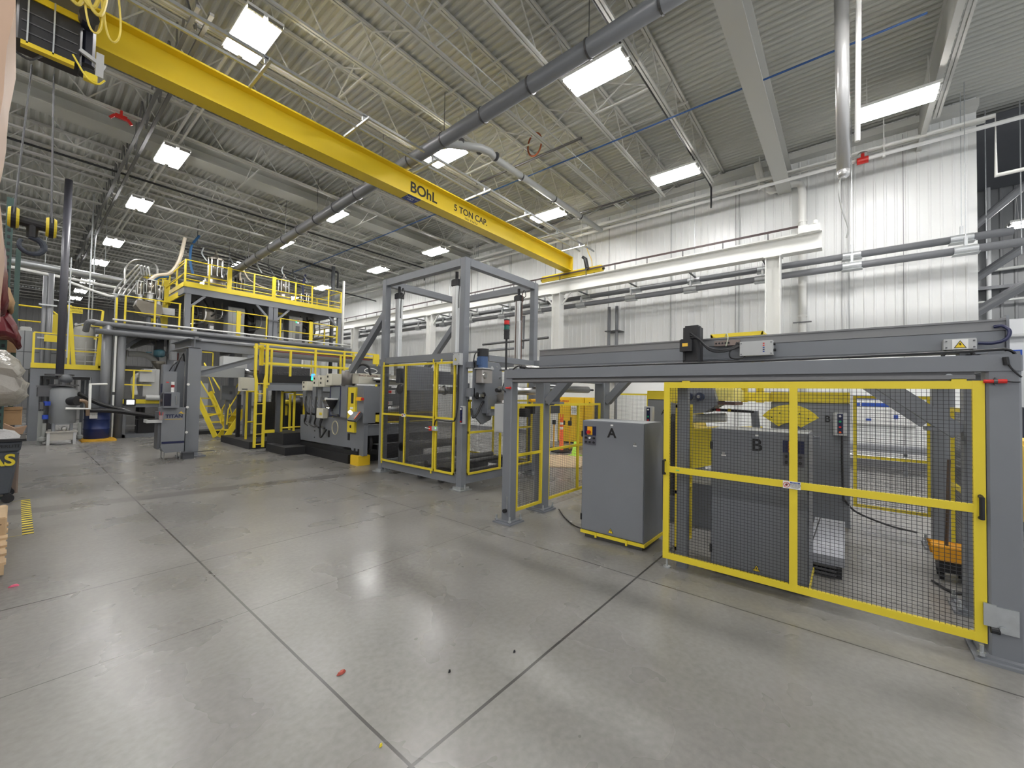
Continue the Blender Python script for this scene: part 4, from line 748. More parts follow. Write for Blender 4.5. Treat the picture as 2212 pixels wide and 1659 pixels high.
for y, z0, z1 in ((11.05, 1.66, 1.9), (10.45, 1.76, 2.05), (10.1, 1.76, 2.04), (9.75, 1.8, 2.08)):
    cbx = ob('cream_control_box', B().cb(4.82, 5.1, y-.14, y+.14, z0, z1, .006), CREAM, t)
    for z in (z0+.07, z0+.18): ob('box_socket', B().bx(4.815, 4.82, y+.02, y+.08, z, z+.05), BLACK, cbx)
ob('valve_rail', B().cb(5.05, 5.3, 9.3, 11.3, 1.76, 1.84, .01), LGREY, t)
for z, m in ((2.07, M('blue_beacon', (.02, .12, 1), .4, emit=2.5)), (1.98, M('green_beacon', (.02, .9, .25), .4, emit=1.6))): ob('beacon', B().cyl((5.1, 11.2, z-.04), (5.1, 11.2, z+.04), .045, 14), m, t)
jb = ob('cream_box', B().cb(4.8, 4.92, 9.95, 10.3, .98, 1.22, .006), CREAM, t); ob('box_label', B().bx(4.795, 4.8, 10.0, 10.12, 1.06, 1.12), YEL, jb)
ob('cable_drop', B().tube(curve([(4.86, 10.1, .98), (4.84, 10.15, .8), (4.86, 10.2, .6), (4.84, 10.1, .5), (4.9, 9.95, .7)]), .02, 7), BLACK, t)
pn = ob('pendant_panel', B().add([(4.72, 8.66, 1.02), (4.72, 8.32, 1.02), (4.86, 8.30, 1.2), (4.86, 8.62, 1.2), (4.76, 8.66, .98), (4.76, 8.32, .98), (4.9, 8.30, 1.16), (4.9, 8.62, 1.16)], [(0,1,2,3),(7,6,5,4),(0,4,5,1),(1,5,6,2),(2,6,7,3),(3,7,4,0)]), DGREY, t); ob('pendant_strip', B().bar((4.73, 8.36, 1.05), (4.85, 8.34, 1.21), .03, .01), ORANGE, pn)
ob('work_lamp', B().cyl((4.76, 8.55, 1.2), (4.72, 8.55, 1.17), .05, 14), M('work_lamp_glow', (1, 1, .95), .4, emit=1.5), pn)
ob('stop_station', B().cb(4.86, 4.9, 8.35, 8.55, 1.45, 1.53, .005), M('amber_plate', (.9, .45, .01), .5), t); ob('stop_station', B().cyl((4.88, 8.32, 1.49), (4.88, 8.28, 1.49), .03, 12), RED, t)
ob('hose_coil', B().tube([(4.86, 9.45+.14*math.cos(math.radians(a)), .78+.16*math.sin(math.radians(a))) for a in range(0, 380, 20)], .012, 6), M('cream_hose', (.5, .45, .3), .5), t)
ob('nip_roll', B().cyl((5.1, 10.5, 1.05), (6.9, 10.5, 1.05), .2, 24).cyl((5.1, 11.2, 1.25), (6.9, 11.2, 1.25), .16, 24), SILV, t, smooth=True); ob('yellow_nip_guard', B().bx(5.06, 6.9, 9.9, 10.0, 1.0, 1.12).bx(5.06, 6.9, 11.3, 11.36, 1.28, 1.36), YEL, t)
ob('logo_board', B().cb(6.0, 7.0, 10.5, 10.56, 2.05, 2.4, .01), DGREY, t); ob('logo_oval', B().tube([(6.4+.2*math.cos(a), 10.49, 2.25+.07*math.sin(a)) for a in [math.radians(k*20) for k in range(19)]], .012, 6), PAPER, t)
text('frame_text', 'L-C', (4.935, 11.2, .86), .14, '-x', INK, sf)
# ================================================================ steps, walkway, monorail frame, console
b = ob('step_platform', B().bx(4.35, 5.4, 10.95, 12.2, 0, .2), M('black_step', (.02, .02, .022), .6), label='low black step in front of the laminator', category='step')
ob('step_platform', B().bx(4.55, 5.9, 11.6, 12.7, .2, .5).bx(4.55, 5.9, 11.6, 12.7, 0, .2), M('black_step', (.02,.02,.022), .6), label='taller black step box beside the ladder', category='step')
ob('step_platform', B().bx(4.12, 6.4, 12.75, 15.2, 0, .2), M('black_step', (.02,.02,.022), .6), label='long low black platform around the ladder foot', category='step')
t = thing('elevated_walkway', 'yellow railed walkway bridging the line in front of the long beam', 'walkway', (5.8, 12, 0))
ob('walkway_deck', B().bx(4.16, 7.5, 11.88, 12.24, 1.8, 1.85), DGREY, t); ob('walkway_beam', B().cb(4.16, 7.5, 11.83, 11.9, 1.64, 1.8, .006), GREY, t); ob('walkway_beam', B().cb(4.16, 7.5, 12.2, 12.26, 1.64, 1.8, .006), GREY, t)
for y, xs, zt in ((11.85, (4.19, 5.45, 6.32, 6.62, 7.44), 2.84), (12.22, (4.42, 4.92, 6.4), 2.76)):
    for x in xs: ob('rail_post', B().bar((x, y, 1.7 if x != 4.92 else 2.05), (x, y, zt), .05), YEL, t)
    ob('top_rail', B().bx(4.0, 7.5, y-.024, y+.024, zt, zt+.045), YEL, t); ob('mid_rail', B().bx(4.17, 7.5, y-.024, y+.024, 2.34, 2.39), YEL, t)
ob('end_rail', B().bx(3.98, 4.03, 11.85, 12.22, 2.76, 2.82), YEL, t); ob('corner_bracket', B().cb(7.28, 7.5, 11.8, 11.85, 2.55, 2.84, .01), YEL, t)
for x in (4.6, 7.3): ob('support_leg', B().cb(x-.05, x+.05, 12.1, 12.2, .5 if x < 5 else 0, 1.64, .01), DGREY, t)
t = thing('access_ladder', 'fixed yellow ladder rising to the walkway with flared side rails', 'ladder', (4.03, 11.8, .12))
for x, s_ in ((3.93, -1), (4.13, 1)):
    ob('stringer', B().bx(x-.028, x+.028, 11.77, 11.83, .16, 1.9).bar((x, 11.8, 1.88), (x+s_*.03, 11.8, 2.05), .056, .06).bx(x+s_*.03-.028, x+s_*.03+.028, 11.77, 11.83, 2.03, 2.85), YEL, t)
for k in range(7): ob('rung', B().cyl((3.95, 11.8, .24+.262*k), (4.11, 11.8, .24+.262*k), .012, 8), YEL, t)
ob('ladder_bracket', B().bx(4.13, 4.24, 11.78, 11.88, 1.78, 1.84), YEL, t); ob('ladder_bracket', B().bx(4.13, 4.4, 11.78, 11.84, .52, .6), YEL, t)
ob('ladder_gate', B().cb(4.05, 4.15, 11.98, 12.02, 2.3, 2.84, .01), YEL, t)
# yellow rail bits around the ladder
def rail_run(name, label, posts, z0, z1, mids, mat=YEL, r=.022, cat='handrail', closed=False):
    c_ = posts[len(posts)//2]; t = thing(name, label, cat, (c_[0], c_[1], z0))
    for p in posts: ob('rail_post', B().bar((p[0], p[1], z0), (p[0], p[1], z1), r*2.2), mat, t)
    for i in range(len(posts)-1):
        for z in [z1]+list(mids): ob('rail', B().cyl((posts[i][0], posts[i][1], z-r), (posts[i+1][0], posts[i+1][1], z-r), r, 8), mat, t)
    return t
rail_run('guard_rail', 'yellow guard rail beside the ladder on the right', [(4.72, 12.2), (5.05, 12.2)], .5, 1.62, (.62,))
rail_run('guard_rail', 'yellow guard rail left of the ladder', [(4.3, 13.6), (4.6, 13.7)], .2, 1.62, (.72,))
rail_run('guard_rail', 'stepped yellow guard rail in front of the unwind', [(5.1, 12.6), (5.5, 12.6), (5.9, 12.6)], .5, 1.55, (.6,))
t = thing('unwind_stand', 'dark unwind stand with netted guards behind the ladder', 'machine stand', (5.6, 14, .2))
ob('stand_frame', B().cb(4.95, 5.05, 12.8, 12.9, .2, 1.7, .01).cb(5.9, 6.0, 12.8, 12.9, .2, 1.7, .01).cb(4.3, 4.4, 14.4, 14.5, .2, 1.5, .01).cb(5.5, 5.6, 15, 15.1, .2, 1.8, .01), BLACK, t)
ob('stand_guard', B().net((4.5, 13.35, .3), (1, 0, 0), (0, 0, 1), 1.6, 1.2, .06, .006).bx(4.45, 6.3, 13.5, 13.52, .25, 1.3), M('dark_guard_sheet', (.03, .03, .03), .5), t)
ob('stand_drive', B().cyl((5.2, 12.95, 1.3), (5.9, 12.95, 1.3), .12, 16).cb(5.5, 5.9, 12.8, 13.0, 1.2, 1.45, .02), DSTEEL, t); ob('stand_chuck', B().cyl((5.0, 12.95, 1.3), (5.2, 12.95, 1.3), .07, 14).cb(5.0, 5.2, 13.0, 13.1, .9, 1.2, .01), YEL, t)
ob('stand_cabinet', B().cb(6.0, 6.35, 12.6, 12.9, .5, 1.35, .01), GREY, t)
t = thing('extruder_stage', 'grey stage with dark control shelf above the unwind', 'machine stage', (6.5, 12.5, 1.4))
ob('stage_beam', B().prism([(5.0, 1.62), (6.0, 1.45), (7.5, 1.45), (7.5, 1.8), (5.0, 1.8)], 'y', 12.75, 12.83), GREY, t); ob('perforated_channel', B().bx(5.2, 6.4, 12.72, 12.75, 1.62, 1.75), M('perforated_grey', (.13,.135,.14), .5), t)
for k in range(9): ob('channel_hole', B().bx(5.3+.12*k, 5.37+.12*k, 12.71, 12.72, 1.65, 1.71), BLACK, t)
ob('dark_shelf', B().bx(4.9, 7.5, 14.2, 15, 1.9, 2.15), BLACK, t); ob('wiring_tray', B().bx(4.9, 6.4, 14.3, 14.5, 2.15, 2.42), M('wiring_tray', (.04,.04,.045), .6, bump=1, scale=30), t); ob('grey_hood', B().cb(4.9, 6.5, 15.2, 15.6, 2.3, 2.8, .01), GREY, t)
for x in (6.6, 7.2): ob('white_insulation_wrap', B().cyl((x, 15, 2.2), (x, 15, 2.8), .12, 14), PVC, t)
ob('stage_leg', B().cb(6.8, 6.95, 14.3, 14.5, 0, 1.9, .01), DGREY, t); ob('stage_leg', B().cb(7.3, 7.4, 12.76, 12.83, 0, 1.45, .01), DGREY, t)
t = thing('hoist_frame', 'grey I beam portal frame carrying a long beam over the line', 'steel frame', (5.2, 12.4, 0))
ob('column', B().ib((2.74, 12.4, .03), (2.74, 12.4, 2.64), .26, .24, .018, .014, (0, 1, 0)).bx(2.5, 3.0, 12.15, 12.65, 0, .03), GREY, t)
ob('main_beam', B().ib((2.7, 12.5, 2.74), (8.0, 12.5, 2.66), .14, .24, .018, .012), GREY, t); ob('cap_beam', B().ib((2.72, 12.25, 2.76), (2.72, 14.2, 2.76), .26, .22, .018, .014), GREY, t)
ob('diagonal_brace', B().ib((2.86, 12.42, 2.02), (4.4, 12.42, 2.6), .1, .13, .012, .01), GREY, t)
ob('far_column', B().ib((8.0, 12.42, .0), (8.0, 12.42, 2.54), .2, .2, .018, .014, (0, 1, 0)), GREY, t)
for z in (1.75, 1.2, .6): ob('bolt_cap', B().cyl((2.62, 12.26, z), (2.62, 12.24, z), .03, 10), PAPER, t)
ob('red_line', B().cyl((4.2, 12.38, 2.74), (7.5, 12.38, 2.72), .014, 8), M('oxide_red', (.2, .02, .015), .5), t)
ob('column_shoe', B().cb(2.5, 2.72, 11.95, 12.1, 0, .16, .01).bx(2.45, 3.1, 11.9, 11.93, .15, .165), DGREY, t)
t = thing('operator_console', 'grey operator console with monitor hood and blue stripe beside the column', 'control console', (2.35, 12.3, 0))
fr_ = ob('console_body', B().prism([(2.13, .3), (2.2, .17), (2.55, .17), (2.55, 1.2), (2.13, 1.2)], 'y', 12.1, 12.5), GREY, t, bevel=.006); 
ob('console_side', B().bx(2.07, 2.13, 12.12, 12.48, .25, 1.1), DGREY, t)
for x in (2.2, 2.5):
    for y in (12.15, 12.45): ob('console_foot', B().cyl((x, y, 0), (x, y, .17), .014, 8).cyl((x, y, 0), (x, y, .015), .03, 10), SILV, t)
ob('blue_stripe', B().bx(2.14, 2.552, 12.094, 12.1, .37, .42), NAVY, fr_); text('console_name', 'TITAN', (2.35, 12.093, 1.0), .11, '-y', NAVY, fr_, bold=.003); ob('gold_rule', B().bx(2.18, 2.5, 12.094, 12.1, .925, .935), M('gold_rule', (.6, .4, .05), .5), fr_)
ob('gold_flash', B().prism([(2.42, 1.06), (2.48, 1.12), (2.5, 1.08), (2.56, 1.07), (2.5, 1.055), (2.46, 1.07)], 'y', 12.094, 12.1), M('gold_rule', (.6,.4,.05), .5), fr_)
mh = ob('monitor_hood', B().cb(2.12, 2.42, 11.98, 12.25, 1.2, 1.56, .015), GREY, t); ob('monitor_glass', B().bx(2.11, 2.12, 12.0, 12.22, 1.24, 1.53).bx(2.13, 2.26, 11.975, 11.98, 1.24, 1.53), M('dark_monitor_glass', (.02, .02, .035), .1), mh); ob('hood_handle', B().cyl((2.35, 11.965, 1.28), (2.35, 11.965, 1.48), .01, 8), SILV, mh)
sh = ob('side_shelf', B().bx(1.86, 2.13, 12.05, 12.4, .86, .93), LGREY, t); ob('shelf_keyboard', B().bx(1.9, 2.08, 12.1, 12.3, .93, .945), BLACK, sh)
tc_ = ob('tall_enclosure', B().cb(2.16, 2.42, 12.32, 12.6, 1.2, 2.05, .01), GREY, t); ob('switch_mark', B().bx(2.22, 2.27, 12.31, 12.32, 1.78, 1.8), RED, tc_); ob('side_screen', B().bx(2.15, 2.16, 12.36, 12.5, 1.5, 1.75), NAVY, tc_)
ob('tall_panel', B().cb(2.42, 2.6, 12.55, 12.75, 1.0, 2.32, .01), GREY, t); ob('top_enclosure', B().cb(2.2, 2.45, 12.6, 12.8, 2.0, 2.22, .01), GREY, t)
bc = ob('beacon_base', B().cyl((2.32, 12.2, 1.56), (2.32, 12.2, 1.68), .03, 12).cyl((2.32, 12.2, 1.72), (2.32, 12.2, 1.8), .032, 12), PAPER, t); ob('beacon_lens', B().cyl((2.32, 12.2, 1.67), (2.32, 12.2, 1.73), .034, 12), M('dark_red_lens', (.25, .01, .01), .3), bc)
ob('console_cables', B().tube(curve([(2.4, 12.5, 2.05), (2.45, 12.45, 2.25), (2.55, 12.5, 2.5), (2.6, 12.6, 2.3)]), .015, 7).tube(curve([(2.3, 12.5, 2.05), (2.36, 12.45, 2.2), (2.5, 12.6, 2.35)]), .012, 7), BLACK, t)
cup = thing('pen_cup', 'clear pen cup with red pens on the console', 'cup', (2.13, 12.05, .93)); ob('cup_body', B().cyl((2.1, 12.02, .93), (2.1, 12.02, 1.03), .035, 14, .045), M('clear_cup', (.5, .45, .45), .2, alpha=.6), cup); ob('pens', B().cyl((2.09, 12.02, .94), (2.07, 12.02, 1.12), .006, 6).cyl((2.11, 12.02, .94), (2.13, 12.0, 1.1), .006, 6), RED, cup)
# stairs behind the column
def stair(name, label, p0, p1, wy, n, mat=YEL):
    t = thing(name, label, 'stairs', (p0[0], p0[1], p0[2])); (x0, y0, z0), (x1, y1, z1) = p0, p1
    for d in (0, wy):
        ob('stringer', B().bar((x0, y0+d, z0), (x1, y1+d, z1), .04, .16), mat, t)
        ob('handrail', B().tube([(x0+.03, y0+d, z0+.45), (x0+.06, y0+d, z0+.95), (x1, y1+d, z1+.95), (x1-.05, y1+d, z1+.5)], .022, 8), mat, t)
    for k in range(1, n): f = k/n; ob('tread', B().c(x0+(x1-x0)*f, y0+wy/2, z0+(z1-z0)*f, .2, abs(wy), .03), mat, t)
    return t
t = thing('access_stair', 'steep yellow steel stair descending behind the console column', 'stairs', (4.5, 16.8, 0))
for dx in (0, .42):
    ob('stringer', B().bar((3.85+dx, 17.1, 1.55), (4.32+dx, 16.5, .03), .05, .15), YEL, t)
    ob('handrail', B().tube([(3.95+dx, 17.0, 1.5), (3.7+dx, 17.3, 2.55), (4.3+dx, 16.6, 1.1), (4.36+dx, 16.55, .8), (4.1+dx, 16.8, .7)], .024, 8), YEL, t)
for k in range(5): f = .14+.18*k; ob('tread', B().bx(3.85+.47*f, 4.3+.47*f, 17.05-.6*f, 17.25-.6*f, 1.52-1.5*f, 1.56-1.5*f), YEL, t)
stair('access_stair', 'grey and yellow stair left of the black platform', (4.35, 15.6, .05), (4.9, 15.6, 1.0), .6, 4, YEL)
for x, z0, z1, y, m, lb in ((4.52, 1.3, 1.77, 16, GREY, 'grey wall box with scribbled logo right of the stair'), (4.56, 1.6, 2.03, 14.4, CREAM, 'cream electrical cabinet left of the ladder top')):
    t = thing('electrical_box', lb, 'electrical box', (x, y, z0)); ob('box_body', B().cb(x-.2, x+.2, y, y+.2, z0, z1, .01), m, t); ob('box_post', B().cb(x-.05, x+.05, y+.1, y+.2, 0.2 if y < 15 else 0, z0, .005), GREY, t)
    ob('box_mark', B().bx(x+.02, x+.1, y-.005, y, z0+.18, z0+.28) if m is GREY else B().bx(x-.15, x+.0, y-.005, y, z0+.05, z0+.08), DGREY, t)
t = thing('die_trough', 'long pale grey extruder housing behind the portal frame', 'machine housing', (4.2, 15.5, 2))
ob('housing', B().cb(3.2, 4.75, 15.3, 15.8, 2.03, 2.36, .01), M('galvanised_housing', (.3, .31, .31), .4, .5), t); ob('rear_housing', B().cb(4.3, 5.2, 15.9, 16.3, 2.2, 2.75, .01), LGREY, t); ob('barrel', B().cyl((4.75, 15.5, 2.25), (6.0, 15.5, 2.25), .09, 18).cyl((4.75, 15.5, 2.1), (6.0, 15.5, 2.1), .05, 14), SILV, t, smooth=True)
ob('red_hose', B().tube(curve([(5.3, 15.2, 2.9), (5.2, 15.1, 2.6), (5.1, 15, 2.3), (5.1, 15, 1.8)]), .04, 8), M('oxide_red', (.2, .02, .015), .5), t); [ob('housing_leg', B().cb(x, x+.11, 15.4, 15.6, 0, 2.03, .01), DGREY, t) for x in (3.3, 4.9)]
t = thing('blower', 'grey round blower on dark skid behind the yellow stair', 'blower', (4.1, 18.8, 0)); ob('blower_scroll', B().lathe((3.9, 18.3, .38), [(.12, -.14), (.3, -.14), (.33, 0), (.3, .14), (.12, .14)], 22, 'y'), LGREY, t); ob('blower_inlet', B().cyl((3.9, 18.14, .38), (3.9, 18.17, .38), .13, 18), BLACK, t); ob('blower_skid', B().bx(3.4, 5.4, 18, 18.8, 0, .12), BLACK, t)
# ================================================================ two-level process platform
t = thing('process_platform', 'two level grey platform with yellow railings and toe boards at the back', 'platform', (5.9, 20.5, 0))
F = 18.5; Bk = 23.5
ob('lower_deck', B().bx(2.0, 10.2, F, Bk, 3.5, 3.72), DGREY, t); ob('lower_edge_beam', B().cb(2.0, 10.2, F-.06, F, 3.42, 3.72, .006), GREY, t)
for x in (3.0, 4.6, 6.2, 7.8, 9.4): ob('deck_joist', B().bx(x, x+.1, F, Bk, 3.3, 3.5), BLACK, t)
ob('upper_deck', B().bx(3.77, 9.64, F, Bk-.4, 5.2, 5.3), BLACK, t); ob('upper_edge_beam', B().cb(3.77, 9.64, F-.06, F, 5.1, 5.34, .006), GREY, t); ob('upper_side_beam', B().cb(3.71, 3.77, F-.06, Bk-.4, 5.1, 5.34, .006), GREY, t)
ob('toe_board', B().bx(3.7, 9.64, F-.08, F-.06, 5.34, 5.53).bx(3.69, 3.71, F-.08, Bk-.4, 5.34, 5.5), YEL, t)
for x, w_ in ((3.85, .17), (6.6, .17), (6.79, .17), (9.56, .17)):
    for y in (F+.03, Bk-.5): ob('upper_column', B().cb(x-w_/2, x+w_/2, y-.08, y+.08, 3.72, 5.1, .006), GREY, t)
for x, y in ((2.1, F+.5), (3.6, F+1), (6.7, F+.6), (9.9, F+.4), (2.1, Bk), (6.7, Bk), (9.9, Bk), (3.85, Bk)): ob('lower_column', B().cb(x-.1, x+.1, y-.1, y+.1, 0, 3.5, .008), GREY, t)
for x, d in ((3.9, 1), (6.52, -1), (6.87, 1), (9.5, -1)): ob('knee_brace', B().bar((x, F, 4.62), (x+d*.45, F, 5.1), .08), GREY, t)
ob('lower_brace', B().bar((3.6, F+.9, 2.75), (3.0, F+.9, 3.4), .1).bar((2.2, F+.5, 2.9), (2.7, F+.5, 3.4), .1), DGREY, t)
ob('column_band', B().bx(6.5, 6.9, F-.08, F+.12, 4.5, 4.56), DGREY, t)
def rails(t, x0, x1, y, z, h, xs, mids, thick=()):
    for x in xs: ob('rail_post', B().bar((x, y, z), (x, y, z+h), .05), YEL, t)
    for x in thick: ob('wide_rail_post', B().bx(x-.07, x+.07, y-.03, y+.03, z, z+h+.03), YEL, t)
    for m_ in [h]+list(mids): ob('rail', B().cyl((x0, y, z+m_-.02), (x1, y, z+m_-.02), .02, 8), YEL, t)
rails(t, 3.72, 9.6, F-.04, 5.34, 1.0, (3.74, 4.45, 5.95, 7.55, 8.25, 9.0, 9.6), (.5, .3), (5.1, 6.68))
rails(t, 3.72, 9.6, Bk-.5, 5.3, 1.0, (3.74, 5.2, 6.7, 8.2, 9.6), (.5,))
rails(t, 2.2, 3.66, F-.04, 3.72, .98, (2.2, 2.95, 3.62), (.48,)); rails(t, 4.0, 6.45, F-.04, 3.72, .98, (4.0, 6.45), (.48,), (5.45,)); rails(t, 6.98, 9.45, F-.04, 3.72, .98, (6.98, 9.45), (.48,), (8.25,))
for y in (F, F+1.2, F+2.4, F+3.6):
    for x, z0, z1 in ((3.74, 5.3, 6.34), (9.6, 5.3, 6.34), (9.45, 3.72, 4.7)): ob('side_rail_post', B().bar((x, y, z0), (x, y, z1), .05), YEL, t)
for z in (6.32, 5.84): ob('side_rail', B().cyl((3.74, F, z), (3.74, Bk-.5, z), .02, 8).cyl((9.6, F, z), (9.6, Bk-.5, z), .02, 8), YEL, t)
for z in (4.68, 4.2): ob('side_rail', B().cyl((9.45, F, z), (9.45, Bk-.5, z), .02, 8), YEL, t)
# stair flight up to the upper deck on the left
ob('yellow_mast', B().cb(3.4, 3.56, 19.9, 20.05, 3.72, 5.75, .01), YEL, t); ob('mast_bracing', B().bar((3.42, 19.9, 3.8), (3.3, 19.9, 4.6), .03).bar((3.3, 19.9, 4.6), (3.42, 19.9, 5.4), .03), YEL, t)
ob('flight_stringer', B().bar((3.45, 20, 4.9), (3.9, 18.9, 5.3), .05, .2).bar((3.2, 21.0, 4.2), (3.6, 20, 4.95), .05, .2), YEL, t)
for z in (5.9, 5.5): ob('flight_rail', B().tube([(2.9, 20.4, z-.1), (3.45, 20, z-.1), (3.8, 18.8, z+.4)], .022, 8), YEL, t)
ob('mast_cage', B().bx(2.9, 3.4, 20.0, 20.05, 5.5, 5.55).bx(2.9, 3.4, 20.0, 20.05, 5.8, 5.85).bx(2.9, 2.95, 20, 20.05, 4.7, 5.85).bx(3.12, 3.16, 20, 20.05, 4.6, 5.85), YEL, t)
rails(t, 2.05, 2.05+.01, F+.5, 3.72, .95, (2.05,), ())
# equipment standing on the platform decks: each a thing
def hopper(label, x, y, z, r, h, steel=True):
    t = thing('material_hopper', label, 'hopper', (x, y, z))
    ob('hopper_cone', B().lathe((x, y, z), [(r*.35, 0), (r*1.25, h*.22), (r*1.25, h*.45), (r*.7, h*.52)], 22), M('hopper_bronze_steel', (.22, .2, .17), .35, .7), t, smooth=True)
    cy = ob('clear_cylinder', B().cyl((x, y, z+h*.52), (x, y, z+h*.9), r*.75, 22), M('hopper_glass', (.25, .23, .2), .12, .6), t, smooth=True)
    for k in range(8): a = k*math.pi/4; ob('tie_rod', B().cyl((x+r*.85*math.cos(a), y+r*.85*math.sin(a), z+h*.5), (x+r*.85*math.cos(a), y+r*.85*math.sin(a), z+h*.92), .025, 6), SILV, cy)
    ob('hopper_lid', B().cyl((x, y, z+h*.9), (x, y, z+h*.94), r*.95, 20).lathe((x, y, z+h*.94), [(r*.6, 0), (r*.2, h*.1), (r*.1, h*.2)], 14), M('hopper_bronze_steel', (.22, .2, .17), .35, .7), t)
    return t
hopper('tallest steel hopper with clear cylinder at the left of the upper deck', 4.9, 19.5, 5.3, .28, 1.65)
hopper('smaller steel hopper right of the tallest one on the upper deck', 5.95, 20.2, 5.3, .22, 1.2)
hopper('steel hopper right of the middle column on the upper deck', 7.5, 19.6, 5.3, .26, 1.4)
t = hopper('low dark steel hopper near the right end of the upper deck', 8.7, 20.2, 5.3, .2, 1.1)
ob('conveying_hose', B().tube(curve([(5.9, 20, 6.3), (5.9, 19.9, 6.9), (6.2, 19.8, 6.35), (6.9, 19.7, 6.1), (7.4, 19.7, 6.05)]), .035, 8), M('beige_hose', (.55, .48, .38), .5), label='beige conveying hose curling between the upper hoppers', category='hose')
ob('conveying_hose', B().tube(curve([(4.4, 19.8, 7.7), (4.15, 19.7, 7.2), (4.1, 19.6, 6.6), (4.2, 19.6, 6.1)]), .045, 8), M('blue_hose', (.02, .1, .25), .5), label='blue conveying hose dropping to the left end of the upper deck', category='hose')
ob('conveying_hose', B().tube(curve([(8.6, 20, 7.2), (8.5, 20, 6.6), (8.6, 20, 6.0), (8.9, 20, 5.5)]), .045, 8), M('navy_hose', (.015, .02, .08), .5), label='navy conveying hose hanging over the right of the upper deck', category='hose')
ob('conveying_hose', B().tube(curve([(3.9, 19.5, 7.4), (3.75, 19.5, 6.5), (3.5, 19.5, 5.95), (3.1, 19.5, 5.75), (2.85, 19.5, 5.4)]), .06, 8), M('beige_hose', (.55, .48, .38), .5), label='thick beige hose sagging from the roof to the left hopper cluster', category='hose')
ob('conveying_hose', B().tube(curve([(3.5, 19.7, 5.85), (3.2, 19.7, 5.75), (3.05, 19.7, 5.5), (3.02, 19.7, 5.2)]), .05, 8), M('blue_hose', (.02, .03, .15), .5), label='dark blue hose arching beside the left hopper cluster', category='hose')
t = thing('blender_unit', 'cluster of chrome loaders over a faceted grey blender on the lower deck', 'blender', (2.95, 19.5, 3.72))
for x, r, z in ((2.95, .17, 5.05), (2.68, .11, 4.95), (3.2, .12, 4.9)):
    lc = ob('chrome_loader', B().cyl((x, 19.4, z), (x, 19.4, z+.45), r*.85, 18), M('hopper_glass', (.25,.23,.2), .12, .6), t, smooth=True)
    for k in range(8): a = k*math.pi/4; ob('tie_rod', B().cyl((x+r*math.cos(a), 19.4+r*math.sin(a), z), (x+r*math.cos(a), 19.4+r*math.sin(a), z+.45), .018, 6), SILV, lc)
    ob('loader_ring', B().cyl((x, 19.4, z-.03), (x, 19.4, z), r*1.15, 18).cyl((x, 19.4, z-.3), (x, 19.4, z-.03), r*.8, 16), SILV, lc); ob('loader_ring', B().cyl((x, 19.4, z+.45), (x, 19.4, z+.48), r*1.15, 18), SILV, lc)
ob('blender_body', B().prism([(2.55, 4.55), (2.75, 4.25), (3.2, 4.2), (3.3, 4.4), (3.25, 4.65), (2.6, 4.75)], 'y', 19.2, 19.8), M('hopper_bronze_steel', (.22,.2,.17), .35, .7), t); ob('blender_leg', B().cb(2.9, 3.0, 19.4, 19.6, 3.72, 4.25, .01), GREY, t)
ob('blender_drawer', B().cb(3.25, 3.65, 19.3, 19.6, 4.35, 4.6, .01), LGREY, t)
t = thing('chrome_tube_rack', 'bent chrome conveying tubes rising over the lower deck at the left', 'tubes', (2.5, 19.6, 3.72))
for k in range(4):
    dx = .13*k
    ob('chrome_tube', B().tube(curve([(2.05+dx*.9, 19.7, 4.92+.0*k), (2.12+dx, 19.7, 5.15), (2.55+dx*.8, 19.7, 5.95), (2.68+dx*.6, 19.7, 6.05), (2.72+dx*.6, 19.6, 5.7)], 4), .028, 8), SILV, t)
ob('chrome_tube', B().tube(curve([(2.3, 19.7, 5.3), (2.32, 19.7, 5.9), (2.6, 19.7, 6.25), (3.1, 19.7, 6.2), (3.15, 19.6, 5.8)], 5), .03, 8), SILV, t)
ob('rack_post', B().cyl((2.1, 19.7, 3.72), (2.1, 19.7, 4.9), .03, 8).bx(2.0, 2.9, 19.68, 19.72, 4.88, 4.92), GALV, t)
for x, lb in ((5.55, 'light grey control cabinet with two grilles left of the middle platform column'), (7.85, 'light grey control cabinet with two grilles right of the middle platform column')):
    t = thing('deck_cabinet', lb, 'electrical cabinet', (x, 19.2, 3.72), 'platform control cabinets'); ob('cabinet_body', B().cb(x-.29, x+.29, 19.1, 19.6, 3.72, 4.97, .008), M('cabinet_side_grey', (.22, .23, .25), .5), t)
    d = ob('cabinet_door', B().bx(x-.12, x+.29, 19.08, 19.1, 3.76, 4.93), LGREY, t); ob('side_door', B().bx(x-.27, x-.13, 19.085, 19.1, 3.76, 4.93), LGREY, t)
    for z in (3.95, 4.3): ob('door_grille', B().bx(x+.0, x+.17, 19.07, 19.08, z, z+.25), M('grille_grey', (.2, .21, .23), .5), d)
    ob('indicator', B().cyl((x+.02, 19.08, 4.72), (x+.02, 19.06, 4.72), .025, 10), M('green_beacon', (.02, .9, .25), .4, emit=1.6), d); ob('indicator', B().cyl((x+.1, 19.08, 4.7), (x+.1, 19.06, 4.7), .025, 10), M('blue_white_led', (.5, .6, 1), .4, emit=2), d); ob('indicator', B().cyl((x+.18, 19.08, 4.7), (x+.18, 19.06, 4.7), .02, 10).cyl((x+.1, 19.08, 4.82), (x+.1, 19.06, 4.82), .02, 10), RED, d)
    ob('warning_tag', B().bx(x+.03, x+.09, 19.07, 19.08, 3.8, 3.84), RED, d)
random.seed(11)
DS = M('dark_vessel_steel', (.06, .058, .055), .4, .6)
